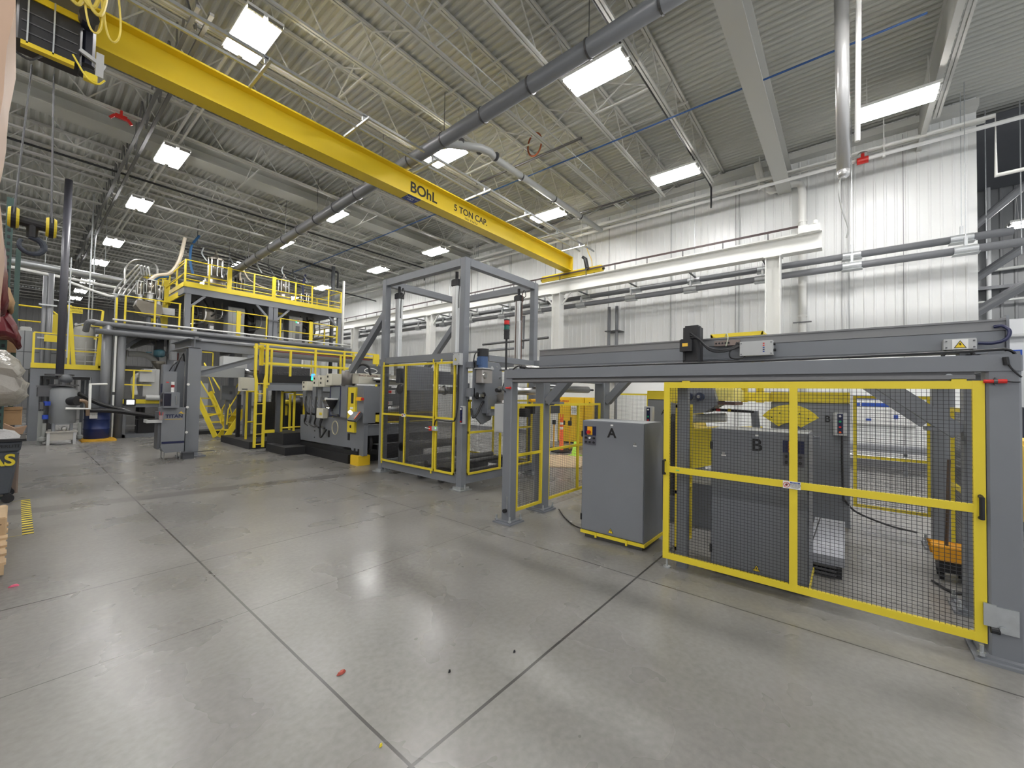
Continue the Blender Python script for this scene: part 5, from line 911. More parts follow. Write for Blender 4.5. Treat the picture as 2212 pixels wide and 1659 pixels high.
for k, (x, y, r, z0, z1, lb) in enumerate(((4.25, 19.6, .2, 3.72, 5.0, 'narrow dark vessel beside the left platform column'), (4.75, 19.5, .24, 3.9, 4.9, 'grey beige feeder vessel on the lower deck'), (6.25, 19.8, .24, 3.75, 4.85, 'dark steel vessel left of the middle platform column'), (7.2, 19.9, .2, 3.75, 5.0, 'dark steel vessel right of the middle platform column'), (8.5, 19.8, .22, 3.75, 4.95, 'dark steel vessel near the right platform cabinet'), (9.0, 20.2, .16, 3.75, 5.1, 'slim black pipe stack near the right platform column'))):
    t = thing('feeder_vessel', lb, 'vessel', (x, y, 3.72)); m_ = M('feeder_beige_steel', (.25, .23, .2), .45, .3) if k == 1 else DS
    ob('vessel_shell', B().lathe((x, y, z0), [(r*.3, 0), (r*.45, .2), (r, .45), (r, z1-z0-.15), (r*.6, z1-z0)], 18), m_, t, smooth=True); ob('vessel_valve', B().cb(x-.1, x+.1, y-.3, y-.1, z0+.05, z0+.3, .02), DSTEEL, t); ob('vessel_window', B().bx(x-.05, x+.08, y-.32, y-.3, z0+.1, z0+.22), SILV, t)
    for q in range(3): ob('vessel_pipe', B().tube(curve([(x+.1*q-.1, y-r, z0+.4+.2*q), (x+.3-.2*q, y-r-.1, z0+.6+.15*q), (x+.35-.3*q, y-r, 5.1)]), .03, 7), DS if q else SILV, t)
    ob('vessel_stand', B().bx(x-.12, x+.12, y-.12, y+.12, 3.72, z0+.02), DGREY, t)
ob('amber_tray', B().bx(7.1, 7.5, 19.2, 19.6, 4.98, 5.06), YEL, label='yellow tray under the upper deck right of the middle column', category='tray')
# roof piping above the platform
t = thing('conveying_header', 'dark steel conveying header with many branches under the roof above the platform', 'piping', (7, 21, 6.6))
for k in range(5): ob('header_pipe', B().tube([(3.6+.2*k, 19.5+.4*k, 7.2), (5.2+.3*k, 20+.4*k, 7.45-.04*k), (9.3, 21+.3*k, 7.3-.05*k)], .035, 8), DSTEEL, t)
for k in range(9): ob('header_drop', B().tube(curve([(4.6+.5*k, 20+.2*(k % 3), 7.35), (4.55+.5*k, 20, 7.1), (4.7+.5*k, 19.9, 6.8)]), .03, 7), DSTEEL if k % 2 else GALV, t)
ob('black_box', B().cb(6.2, 6.5, 20, 20.3, 7.1, 7.45, .01), BLACK, t); ob('header_hanger', B().cyl((4.5, 20.5, 7.4), (4.5, 20.5, 8.6), .012, 6).cyl((7.5, 21.5, 7.3), (7.5, 21.5, 8.6), .012, 6), DSTEEL, t)
t = thing('black_gas_pipe', 'black pipe crossing high above the platform and dropping at its right end', 'pipe', (9.5, 20, 3.7)); ob('pipe_run', B().tube([(8.3, 20, 7.8), (10.2, 20, 7.7), (10.2, 20, 6.9)], .05, 10), BLACK, t); ob('tall_dark_riser', B().cyl((9.95, 20, 0), (9.95, 20, 8.05), .09, 14), DGREY, t); ob('white_riser', B().cyl((10.1, 19.2, 3.6), (10.1, 19.2, 7.1), .06, 12), WHITE, t); ob('side_arm', B().cyl((10.2, 20, 6.75), (12.4, 20, 6.65), .03, 8), BLACK, t)
# pipe bundle along the platform front
for z, y, r, m_, x0, x1, lb in ((3.66, 18.3, .085, PIPE, 1.5, 9.7, 'upper thick grey pipe running along the platform front'), (3.4, 18.15, .085, PIPE, 1.5, 9.9, 'lower thick grey pipe running along the platform front'), (3.85, 18.38, .03, WHITE, 1.9, 10.1, 'slim white pipe along the platform front edge')):
    t = thing('platform_pipe', lb, 'pipe', (6, y, z)); ob('pipe_run', B().tube([(x0, y, z), (x1, y, z)], r, 16), m_, t, smooth=True)
    for x in (3.5, 5.5, 7.5, 9.0): ob('pipe_support', B().bx(x-.02, x+.02, y, F-.06, z-.02, z+.02), GREY, t)
t = thing('riser_pipes', 'thick vertical grey riser pipes at the left corner of the platform', 'pipe', (1.85, 17.8, 0))
ob('riser', B().tube([(1.80, 18.35, 0), (1.80, 18.35, 3.66)], .13, 18), PIPE, t, smooth=True); ob('riser', B().tube([(2.13, 18.25, 0), (2.13, 18.25, 3.4)], .105, 18), PIPE, t, smooth=True); ob('riser', B().cyl((1.98, 18.2, 1.5), (1.98, 18.2, 3.3), .03, 10).cyl((1.98, 18.2, 0), (1.98, 18.2, 1.4), .025, 8), WHITE, t)
ob('elbow', B().tube(curve([(1.8, 18.35, 3.66), (1.55, 18.3, 3.68), (1.36, 18.3, 3.66), (1.32, 18.5, 3.4)]), .08, 12), PIPE, t); ob('wire_drum', B().cyl((3.35, 17.75, 2.6), (3.35, 17.75, 3.3), .11, 14).cyl((4.0, 17.9, 3.0), (4.0, 17.9, 3.5), .08, 14), PIPE, t)
# interior under the lower deck
t = thing('service_cart', 'raised grey machine stand with yellow railing and white cabinet under the platform', 'machine stand', (2.8, 18.6, 0))
ob('stand_deck', B().cb(2.15, 3.5, 18.2, 19.2, 1.0, 1.13, .01), GREY, t); ob('yellow_edge', B().bx(2.15, 3.5, 18.17, 18.2, 1.12, 1.26), YEL, t)
for x in (2.25, 3.3): ob('stand_leg', B().cb(x-.05, x+.05, 18.2, 18.3, .0, 1.0, .008), GREY, t)
for z in (2.2, 1.72): ob('stand_rail', B().bx(2.15, 2.9, 18.2, 18.24, z, z+.04).bx(2.15, 2.19, 18.2, 19.1, z, z+.04), YEL, t)
for x, y in ((2.17, 18.22), (2.45, 18.22), (2.17, 19.0), (2.17, 18.6)): ob('stand_post', B().bar((x, y, 1.13), (x, y, 2.24), .045), YEL, t)
ob('white_cabinet', B().cb(2.72, 3.15, 18.5, 18.9, 1.35, 2.3, .01), LGREY, t); ob('white_cabinet', B().cb(2.6, 3.0, 18.3, 18.5, 1.85, 2.25, .01), LGREY, t)
ob('white_duct', B().tube(curve([(2.55, 18.6, 1.4), (2.5, 18.6, 1.9), (2.65, 18.6, 2.1), (2.9, 18.7, 2.1)]), .08, 12), WHITE, t, smooth=True); ob('barrel_drive', B().cyl((2.75, 18.1, 1.32), (3.6, 18.1, 1.3), .09, 16), LGREY, t)
ob('hand_lamp', B().cb(2.22, 2.5, 18.05, 18.12, 1.05, 1.28, .01), BLACK, t); ob('lamp_glass', B().bx(2.28, 2.46, 18.04, 18.05, 1.1, 1.24), M('lit_lamp_glass', (1, 1, 1), .4, emit=3), t)
ob('stand_base', B().cb(2.15, 3.5, 18.2, 19.2, 0, .12, .01), GREY, t); ob('dark_drive', B().cb(2.6, 3.2, 18.4, 18.8, .12, .6, .03).cyl((2.7, 18.6, .6), (2.7, 18.6, 1.0), .12, 14), BLACK, t); ob('shelf_plate', B().bx(2.3, 3.2, 18.6, 19.1, .35, .38).bx(2.3, 3.2, 18.6, 19.1, .7, .73), LGREY, t)
t = thing('dosing_motor', 'teal blue motor above a conical steel funnel under the platform', 'motor', (3.2, 19, 2.3)); ob('motor_body', B().lathe((3.2, 19, 2.75), [(.1, 0), (.16, .05), (.16, .22), (.08, .3)], 16).cyl((3.0, 19, 2.9), (2.85, 19, 2.9), .02, 8), M('teal_motor', (.04, .12, .16), .4), t); ob('funnel', B().lathe((3.2, 19, 2.3), [(.04, 0), (.2, .22), (.2, .3), (.1, .3)], 18), M('hopper_bronze_steel', (.22,.2,.17), .35, .7), t); ob('motor_mount', B().cb(3.1, 3.3, 18.9, 19.1, 3.02, 3.5, .01), BLACK, t)
t = thing('filter_skid', 'rear filter skid with steel canister, red ladder and white ducts', 'filter skid', (2.9, 22, 0)); ob('canister', B().cyl((2.45, 21.5, 2.5), (2.45, 21.5, 3.0), .22, 18).cyl((2.45, 21.5, 3.0), (2.45, 21.5, 3.1), .25, 18), SILV, t); ob('duct', B().tube(curve([(2.7, 21.5, 2.95), (3.2, 21.5, 2.95), (3.5, 21.5, 2.7), (3.55, 21.5, 2.3)]), .11, 12), WHITE, t); ob('skid_housing', B().cb(2.3, 4.0, 21.8, 22.6, 0, 2.5, .02), M('skid_grey', (.28,.28,.28), .5), t)
ob('red_frame', B().bx(3.9, 4.2, 21.4, 21.45, 2.2, 3.1).bx(3.9, 3.95, 21.3, 21.4, 0, 3.1).bx(4.15, 4.2, 21.3, 21.4, 0, 3.1), M('oxide_red', (.2,.02,.015), .5), t)
ob('cable_bundle', B().tube(curve([(1.15, 17.5, 1.45), (1.6, 17.6, 1.15), (2.1, 17.7, .95), (2.6, 17.9, .75), (3.2, 18, .6)]), .06, 8).tube(curve([(1.3, 17.5, .95), (1.9, 17.6, .92), (2.5, 17.8, .8), (3.2, 18, .65)]), .07, 8), BLACK, label='thick black cable bundle sagging from the grey tank to the stand', category='cable')
# ================================================================ left service platform with tank below
t = thing('service_platform', 'left grey portal platform with yellow toe board railing and caution sign', 'platform', (1, 20, 0))
for x in (.34, 1.62): ob('portal_column', B().cb(x-.1, x+.1, 18.85, 19.05, 0, 1.95, .01), GREY, t); ob('rear_column', B().cb(x-.1, x+.1, 22, 22.2, 0, 2.15, .01), GREY, t)
ob('portal_beam', B().cb(.24, 1.72, 18.85, 19.05, 1.95, 2.17, .01), GREY, t); ob('deck', B().bx(.24, 1.72, 19.05, 22.2, 2.05, 2.2), DGREY, t); ob('under_beam', B().bx(.5, 1.5, 18.9, 19.0, 1.86, 1.95), BLACK, t)
ob('toe_board', B().bx(.24, 1.72, 18.82, 18.85, 2.19, 2.34), YEL, t)
for x in (.28, ): ob('rail_post', B().bar((x, 18.86, 2.2), (x, 18.86, 3.25), .05), YEL, t)
for z in (3.24, 2.75): ob('rail', B().bx(.28, 1.7, 18.84, 18.88, z, z+.04), YEL, t)
ob('gate_mast', B().bar((1.12, 18.86, 2.25), (.97, 18.86, 4.2), .09).bar((1.0, 18.86, 2.25), (1.0, 18.86, 3.4), .05).bx(1.66, 1.76, 18.82, 18.9, 2.25, 3.3).bar((1.62, 18.86, 2.3), (1.72, 18.86, 4.15), .06), YEL, t)
ob('gate_slats', B().bx(1.12, 1.62, 18.9, 18.92, 2.45, 2.47).bx(1.12, 1.62, 18.9, 18.92, 2.65, 2.67).bx(1.12, 1.62, 18.9, 18.92, 2.85, 2.87).bx(1.36, 1.38, 18.9, 18.92, 2.35, 3.1), LGREY, t)
cs = ob('caution_sign', B().bx(.98, 1.26, 18.8, 18.82, 3.96, 4.16), YEL, t, label='yellow caution sign'); text('caution_heading', 'CAUTION', (1.12, 18.79, 4.11), .06, '-y', INK, cs, bold=.002, ext=.0005); text('caution_lines', 'WATCH STEP\nHARD HAT AREA', (1.12, 18.79, 4.02), .035, '-y', INK, cs, ext=.0005)
ob('sign_rail', B().bx(.98, 1.7, 18.84, 18.87, 4.14, 4.17).bx(1.26, 1.7, 18.84, 18.87, 3.6, 3.63), YEL, t); ob('blank_yellow_plate', B().bx(.48, .8, 18.8, 18.82, 3.0, 3.21), YEL, t)
t = thing('settling_tank', 'grey pressure vessel on a steel tray with a black flanged port', 'tank', (.87, 17.5, 0))
ob('vessel_shell', B().lathe((.87, 17.5, .55), [(.2, 0), (.27, .06), (.27, .98), (.22, 1.06), (.1, 1.1)], 28), M('vessel_grey', (.22, .23, .24), .4), t, smooth=True)
for a in (.6, 2.5, 3.8, 5.6): ob('vessel_leg', B().cb(.87+.22*math.cos(a)-.03, .87+.22*math.cos(a)+.03, 17.5+.22*math.sin(a)-.03, 17.5+.22*math.sin(a)+.03, .3, .65, .005), GREY, t)
ob('side_port', B().cyl((.98, 17.3, 1.22), (1.12, 17.15, 1.24), .12, 18).cyl((1.12, 17.15, 1.24), (1.13, 17.14, 1.24), .14, 18), BLACK, t); ob('bronze_elbow', B().tube(curve([(1.15, 17.2, 1.25), (1.28, 17.25, 1.22), (1.34, 17.3, 1.1), (1.36, 17.4, .8)]), .05, 10), M('bronze_pipe', (.35, .25, .18), .35, .7), t)
ob('top_flange', B().cyl((.87, 17.5, 1.66), (.87, 17.5, 1.7), .3, 20).cyl((.87, 17.5, 1.7), (.87, 17.5, 1.95), .12, 16), DSTEEL, t); ob('top_sphere', B().lathe((.9, 17.45, 1.72), [(.02, 0), (.12, .06), (.14, .14), (.1, .24), (.02, .28)], 16), DGREY, t, smooth=True)
ob('exhaust_stack', B().cyl((.79, 17.9, 1.9), (.79, 17.9, 7.8), .085, 16), M('stack_dark_grey', (.07, .07, .085), .4), t, smooth=True); ob('stack_flange', B().cyl((.79, 17.9, 1.95), (.79, 17.9, 2.0), .3, 18), DSTEEL, t)
ob('stack_strut', B().bx(.9, .93, 17.9, 17.93, 2.5, 5.5).bx(.6, 1.0, 17.88, 17.9, 4.15, 4.18), GALV, t)
ob('steel_tray', B().cb(.58, 1.13, 17.15, 17.7, .12, .36, .005).bx(.55, 1.16, 17.12, 17.73, .34, .37), M('tray_steel', (.42, .4, .36), .4, .3), t)
for x in (.6, 1.1):
    for y in (17.16, 17.68): ob('tray_leg', B().cb(x-.03, x+.03, y-.03, y+.03, 0, .34, .004), LGREY, t)
ob('chrome_ball', B().lathe((.9, 17.35, .37), [(.02, 0), (.06, .04), (.06, .09), (.02, .13)], 14), SILV, t, smooth=True)
ob('side_stand', B().cb(.4, .5, 17.4, 17.5, .0, .95, .01), M('pump_grey', (.25,.26,.25), .4), t); ob('side_pump', B().cyl((.52, 17.3, .15), (.52, 17.3, .6), .04, 10).lathe((.5, 17.3, .08), [(.03, 0), (.09, .05), (.09, .12), (.03, .16)], 14), M('pump_grey', (.25,.26,.25), .4), t); ob('side_pump', B().cyl((1.2, 17.3, .2), (1.2, 17.3, .6), .04, 10).lathe((1.2, 17.3, .1), [(.03, 0), (.08, .05), (.08, .12), (.03, .16)], 14), M('pump_grey', (.25,.26,.25), .4), t)
ob('blue_fitting', B().cyl((.53, 17.3, .72), (.53, 17.3, .84), .06, 12).cyl((.55, 17.3, 1.1), (.55, 17.3, 1.22), .07, 12), M('valve_blue', (.02, .06, .4), .4), t); ob('gauge_cluster', B().cb(.36, .66, 17.5, 17.8, 1.35, 1.62, .02).bx(.34, .9, 17.5, 17.54, 1.62, 1.66), DSTEEL, t); ob('gauge_cluster', B().cb(.4, .5, 17.2, 17.4, 1.0, 1.2, .02), DSTEEL, t)
t = thing('condensate_line', 'white pipe stepping down beside the grey tank', 'pipe', (1.35, 17.2, 0)); ob('pipe_run', B().tube([(1.78, 17.9, 1.74), (1.38, 17.3, 1.72), (1.38, 17.2, 1.0), (.9, 17.15, 1.02)], .035, 10), WHITE, t)
t = thing('steel_drum', 'dark blue steel drum with white paper label on a yellow pallet', 'drum', (1.62, 18.05, .06)); ob('drum_shell', B().lathe((1.62, 18.05, .06), [(.28, 0), (.29, .01), (.29, .27), (.3, .285), (.3, .3), (.29, .315), (.29, .56), (.3, .575), (.3, .59), (.29, .6), (.29, .86), (.3, .87), (.3, .885), (.28, .885), (.28, .87)], 30), BRASS, t, smooth=True)
ob('drum_label', B().bx(1.43, 1.6, 17.745, 17.765, .68, .9), PAPER, t); text('label_text', 'HYDRAULIC OIL\nISO 46', (1.515, 17.743, .8), .025, '-y', INK, t, ext=.0004)
ob('spill_pallet', B().cb(1.26, 2.02, 17.45, 18.4, 0, .055, .01), M('pallet_amber', (.6, .33, .02), .6), label='thin yellow pallet under the blue drum', category='pallet')
# lines behind
t = thing('silver_duct', 'fat silver duct with thinner pipes crossing high behind the left platform', 'duct', (1, 22, 5.5)); ob('duct_run', B().cyl((-3, 22, 6.0), (2.6, 22, 5.82), .12, 18), GALV, t, smooth=True); ob('thin_pipe', B().cyl((-3, 21.5, 5.75), (2.9, 21.5, 5.4), .05, 10), WHITE, t); ob('thin_pipe', B().tube(curve([(.9, 20.5, 5.25), (1.7, 20.5, 5.0), (2.1, 20.3, 4.9), (2.3, 20, 5.0)]), .045, 10), WHITE, t)
ob('duct_hanger', B().cyl((.5, 22, 5.9), (.5, 22, 8.5), .012, 6).cyl((2.0, 22, 5.9), (2.0, 22, 8.5), .012, 6), GALV, t)
for x, y, lb in ((.62, 20.5, 'chrome and grey vertical duct pair behind the dark stack'),):
    t = thing('vertical_duct', lb, 'duct', (x, y, 2)); ob('duct_run', B().cyl((x, y, 0), (x, y, 5.4), .075, 14).cyl((x-.13, y, 0), (x-.13, y, 5.3), .055, 14), PIPE, t, smooth=True); ob('duct_clamp', B().bx(x-.25, x+.15, y-.12, y-.1, 3.2, 3.25).bx(x-.25, x+.15, y-.12, y-.1, 4.3, 4.35), GALV, t)
for k, (x, y, lb) in enumerate(((1.55, 21, 'thin galvanised strut post right of the caution sign'), (1.75, 22.5, 'thin galvanised strut post left of the chrome tubes'), (.95, 23, 'thin galvanised strut post behind the yellow mast'))): ob('strut_post', B().cyl((x, y, 0), (x, y, 8.6), .022, 8), GALV, label=lb, category='post')
t = thing('white_bag', 'white bulk bag slumped on the left service platform', 'bag', (1.4, 20, 2.2)); ob('bag_body', B().lathe((1.38, 20, 2.2), [(.2, 0), (.25, .1), (.26, .5), (.24, 1.35), (.2, 1.5), (.12, 1.55)], 16), M('white_woven_bag', (.36, .36, .34), .8, bump=1, scale=6), t, smooth=True); ob('bag_neck', B().tube([(1.38+.2*math.cos(a), 20+.2*math.sin(a), 3.72+.04*math.sin(3*a)) for a in [math.radians(k*30) for k in range(13)]], .04, 7), M('white_woven_bag', (.6,.6,.58), .8), t)
t = thing('grey_vessel_wall', 'large flat grey tank panels behind the left yellow rail', 'tank panel', (.4, 21.5, 2.2)); ob('tank_panel', B().cb(-1.5, 1.0, 20.8, 21.8, 2.2, 3.45, .02), M('flat_tank_grey', (.26, .27, .28), .5), t); ob('panel_seam', B().bx(-1.5, 1.0, 20.79, 20.8, 2.75, 2.77).bx(.1, .12, 20.79, 20.8, 2.2, 3.45), DGREY, t)
t = thing('rear_walkway', 'distant yellow railed walkway seen between the rack and the stack', 'walkway', (.2, 24, 3.2)); ob('walk_deck', B().bx(-2, .95, 23.5, 24.5, 3.3, 3.4).bx(-2, -1.9, 23.5, 23.6, 0, 3.3).bx(.8, .9, 23.5, 23.6, 0, 3.3), DGREY, t); ob('walk_toe', B().bx(-.4, .95, 23.45, 23.5, 3.38, 3.55).bx(.75, .95, 23.44, 23.5, 3.5, 4.4), YEL, t); ob('walk_rail', B().tube([(-2, 23.5, 4.6), (.7, 23.5, 4.6), (.9, 23.5, 4.4)], .03, 8).tube([(-2, 23.5, 4.05), (.8, 23.5, 4.05)], .025, 8), YEL, t); ob('walk_equipment', B().cb(-.8, -.3, 24.2, 24.8, 3.4, 4.2, .03).cb(.0, .3, 24.2, 24.6, 3.4, 3.9, .03).cb(.35, .7, 24.3, 24.6, 3.4, 3.75, .03), LGREY, t)
for k, (x, y, sx, sz, c_, lb) in enumerate(((6.5, 28, 1.2, 2.8, (.2,.2,.2), 'large dark machine block far behind the platform'), (-1.5, 27, 1.6, 2.2, (.3,.3,.3), 'grey machine block far behind the pallet rack'), (10.5, 25, 1.6, 2.6, (.22,.23,.25), 'grey machine block beside the far white wall'), (2.6, 30, 1.4, 3.2, (.25,.25,.25), 'tall grey machine block far behind the left platform'))):
    t = thing('distant_machine', lb, 'machine', (x, y, 0)); m_ = M('distant_grey_%s' % ('dark', 'mid', 'cool', 'soft')[k], c_, .5)
    ob('machine_body', B().cb(x-sx/2, x+sx/2, y, y+1.5, 0, sz, .05), m_, t); ob('machine_door', B().bx(x-sx/3, x-.05, y-.02, y, .2, sz*.7).bx(x+.05, x+sx/3, y-.02, y, .2, sz*.7), LGREY, t); ob('machine_stack', B().cyl((x, y+.5, sz), (x, y+.5, sz+1.2), .15, 14), SILV, t); ob('machine_rail', B().bx(x-sx/2, x+sx/2, y, y+.04, sz+.9, sz+.95).bx(x-sx/2, x-sx/2+.05, y, y+.05, sz, sz+.95).bx(x+sx/2-.05, x+sx/2, y, y+.05, sz, sz+.95), YEL, t)
# ================================================================ left foreground: rack, wrapped goods, bin, tape
GREEN = M('rack_green', (.035, .075, .065), .5); RUST = M('rack_orange', (.2, .07, .035), .55)
t = thing('pallet_rack', 'dark green pallet rack upright with rusty orange beams at the left edge', 'pallet rack', (-.3, 10.5, 0))
for x, y in ((-.14, 9.5), (-1.2, 9.5), (-.06, 12.9), (-1.2, 12.9)):
    up_ = ob('upright', B().bx(x-.04, x+.03, y-.04, y+.04, 0, 4.4).bx(x-.08, x+.06, y-.07, y+.07, 0, .015), GREEN, t)
    for k in range(40): z = .3+.1*k; ob('upright_slot', B().bx(x-.02, x+.01, y-.046, y-.04, z, z+.045), BLACK, up_) if y < 10 and x > -.5 else None
for z in (1.35, 2.3, 3.3): ob('rack_beam', B().cb(-.26, -.18, 9.5, 12.9, z-.11, z, .01).cb(-1.2, -1.1, 9.5, 12.9, z-.11, z, .01).cb(-1.2, -.18, 9.52, 9.56, z-.1, z-.02, .005), RUST, t)
for k in range(3): ob('rack_lacing', B().bar((-.14, 9.5, .3+k*1.2), (-1.2, 9.5, 1.3+k*1.2), .03), GREEN, t)
ob('shelf_board', B().bx(-1.15, -.03, 9.5, 12.9, 2.3, 2.33).bx(-1.15, -.03, 9.5, 12.9, 1.35, 1.38), WOOD, t)
# tall tan sheet leaning near the camera
pts = []
for k in range(15):
    z = 2.25+2.55*k/14; pts.append((-.135+.025*math.sin(z*3.1)+.012*math.sin(z*7), z))
b = B(); prof = [(x, z) for x, z in pts]; prof2 = [(x-.5, z) for x, z in reversed(pts)]
t = thing('wrapped_carton', 'tall tan wrapped carton bulging along the left edge of the view', 'carton', (-.4, 5.3, 0)); ob('carton_body', B().prism(prof+prof2, 'y', 5.0, 6.2), M('tan_wrap', (.5, .34, .24), .6), t); ob('carton_stand', B().cb(-.7, -.22, 5.1, 6.1, 0, 2.26, .02), RUST, t)
def drape(name, label, prof, y0, y1, mat, cat='tarpaulin', xb=-.62, amp=.02, n=12):   # bulky draped bundle: closed slices along Y, rounded at the near end
    b = B(); vs = []; P = prof+[(xb, prof[-1][1]), (xb, prof[0][1])]; k = len(P); zc = sum(z for x, z in prof)/len(prof)
    for j in range(n):
        f = j/(n-1); y = y0+(y1-y0)*f; s_ = min(1, .55+.45*math.sin(min(1, f*2.5)*math.pi/2))
        for i, (x, z) in enumerate(P):
            q = amp*math.sin(j*2.3+i*1.7) if i < len(prof) else 0
            vs.append((xb+(x-xb)*(.86+.14*s_)+q*(f > 0), y+.03*math.sin(i*2.1), zc+(z-zc)*s_+q))
    b.add(vs, [(j*k+i, j*k+(i+1) % k, (j+1)*k+(i+1) % k, (j+1)*k+i) for j in range(n-1) for i in range(k)]+[tuple(range(k-1, -1, -1)), tuple((n-1)*k+i for i in range(k))])
    return ob(name, b, mat, label=label, category=cat, smooth=True)
MAR = M('maroon_tarp', (.13, .012, .018), .35)
drape('folded_tarp', 'upper maroon tarpaulin folded over the rack beam', [(-.5, 3.35), (-.17, 3.33), (-.14, 3.15), (-.12, 2.85), (-.105, 2.6), (-.13, 2.46), (-.3, 2.5)], 7.0, 7.8, MAR)
drape('folded_tarp', 'lower maroon tarpaulin curling over the rack shelf edge', [(-.4, 2.75), (-.12, 2.68), (-.04, 2.48), (.0, 2.3), (.01, 2.18), (-.08, 2.3), (-.2, 2.3)], 8.7, 9.3, MAR)
drape('loose_cardboard', 'curled cardboard flap above the lower tarpaulin', [(-.3, 2.95), (-.12, 2.98), (-.07, 2.8), (-.075, 2.65), (-.14, 2.7)], 8.7, 9.1, CARD, 'cardboard')
FILM = M('clear_stretch_film', (.42, .40, .36), .18, alpha=.93, bump=1, scale=14)
drape('stretch_film', 'crumpled clear stretch film bulging from the rack', [(-.5, 2.1), (-.12, 2.08), (.0, 1.95), (.05, 1.82), (.02, 1.74), (.09, 1.66), (.07, 1.56), (.09, 1.5), (.03, 1.42), (-.2, 1.38)], 7.8, 8.6, FILM, 'stretch film')
t = thing('cardboard_box', 'open brown cardboard box behind the grey bin', 'box', (-.05, 10.4, .9)); ob('box_body', B().cb(-.12, .07, 10.2, 10.7, 1.02, 1.27, .005), CARD, t); ob('box_flap', B().bx(-.12, .07, 10.18, 10.2, 1.26, 1.31), CARD, t); ob('box_stack', B().cb(-.3, .0, 10.2, 10.8, 0, 1.02, .01), M('grey_tote', (.12,.12,.13), .6), t)
t = thing('trash_bin', 'grey wheeled trash bin with black rim and yellow lettering', 'bin', (-.35, 9.3, 0))
def tub(x0, x1, y0, y1, z0, z1, k): return [(x0+k, y0+k, z0), (x1-k, y0+k, z0), (x1-k, y1-k, z0), (x0+k, y1-k, z0), (x0, y0, z1), (x1, y0, z1), (x1, y1, z1), (x0, y1, z1)]
bb = ob('bin_tub', B().add(tub(-.75, .055, 9.02, 9.75, .12, .72, .07), [(0,3,2,1),(4,5,6,7),(0,1,5,4),(1,2,6,5),(2,3,7,6),(3,0,4,7)]).add(tub(-.78, .08, 8.99, 9.78, .72, .87, .02), [(0,3,2,1),(4,5,6,7),(0,1,5,4),(1,2,6,5),(2,3,7,6),(3,0,4,7)]), M('bin_grey_plastic', (.075, .085, .1), .5), t, bevel=.02)
ob('bin_rim', B().bx(-.81, .11, 8.96, 9.8, .865, .9), BLACK, t); text('bin_lettering', 'TRAS', (-.235, 9.018, .6), .22, '-y', YEL, bb, bold=.006, ext=.002); text('maker_lettering', 'HYPERLITE', (-.08, 8.984, .8), .06, '-y', BLACK, bb, ext=.001)
for x in (-.65, -.03):
    for y in (9.1, 9.65): ob('castor', B().cyl((x, y-.02, .06), (x, y+.02, .06), .06, 14).bx(x-.03, x+.03, y-.03, y+.03, .06, .13), BLACK, t)
ob('bin_contents', B().add([(-.6, 9.1, .9), (.05, 9.1, .9), (.06, 9.6, .9), (-.6, 9.6, .9), (-.4, 9.2, 1.05), (-.05, 9.25, 1.0), (.0, 9.5, .98), (-.4, 9.5, 1.1)], [(0,3,2,1),(4,5,6,7),(0,1,5,4),(1,2,6,5),(2,3,7,6),(3,0,4,7)]), M('crumpled_paper', (.5,.5,.5), .6, bump=1, scale=20), t)
t = thing('brown_paper_sack', 'torn brown kraft sack sticking out behind the bin', 'sack', (.0, 9.95, .9)); ob('sack_body', B().prism([(-.2, .88), (.07, .86), (.12, 1.02), (.0, .99), (-.1, 1.06), (-.2, 1.03)], 'y', 9.85, 10.05), M('kraft_paper', (.45,.3,.2), .8), t); ob('sack_pile', B().cb(-.3, .06, 9.84, 10.1, 0, .88, .02), M('kraft_pile', (.2,.15,.12), .8), t)
# hazard tape on the floor
t = thing('hazard_tape', 'yellow and black striped hazard tape strip on the floor', 'floor tape', (.12, 8.1, 0))
ob('tape_black', B().bx(.09, .175, 7.02, 9.2, 0, .0015), M('tape_black', (.03, .035, .03), .6), t)
for k in range(17): ob('tape_stripe', B().bx(.09, .175, 7.04+.129*k, 7.04+.129*k+.062, .0015, .002), YEL, t)
ob('thin_tape_line', B().add([(-.6, 7.0, .001), (.09, 7.02, .001), (.09, 7.05, .001), (-.6, 7.03, .001)], [(0,1,2,3)]).add([(-.6, 9.1, .001), (.09, 9.14, .001), (.09, 9.17, .001), (-.6, 9.13, .001)], [(0,1,2,3)]), M('faded_yellow_tape', (.4,.36,.18), .6), t)
t = thing('wood_pallet', 'plywood crate corner on a wooden pallet at the left edge', 'pallet', (-.4, 7, 0))
for x in (-.9, -.5, -.08): ob('pallet_stringer', B().bx(x, x+.06, 5.6, 7.4, .02, .1), WOOD, t)
for k in range(6): ob('pallet_board', B().bx(-.9, -.01, 5.62+.3*k, 5.76+.3*k, .1, .12), WOOD, t)
t = thing('wood_crate', 'low plywood crate with stencil mark on the left pallet', 'crate', (-.35, 7, .12)); ob('crate_body', B().cb(-.85, -.02, 6.65, 7.35, .12, .3, .01), WOOD, t); text('crate_mark', 'FT', (-.1, 6.645, .2), .09, '-y', M('stencil_brown', (.1,.05,.02), .7), t)
def debris(label, x, y, s, mat, nm='debris'): 
    b = B(); random.seed(int(x*100)); vs = [(x+s*math.cos(a)*random.uniform(.6, 1), y+s*.5*math.sin(a)*random.uniform(.6, 1), .002) for a in [k*math.pi/4 for k in range(8)]]; vs2 = [(x+(v[0]-x)*.6, y+(v[1]-y)*.6, .012+random.uniform(0, .006)) for v in vs]
    b.add(vs+vs2, [tuple(range(7, -1, -1)), tuple(range(8, 16))]+[(k, (k+1) % 8, 8+(k+1) % 8, 8+k) for k in range(8)]); ob(nm, b, mat, label=label, category='debris')
debris('small crumpled red scrap on the floor in the foreground', 1.26, 2.29, .035, M('red_scrap', (.35, .06, .04), .6))
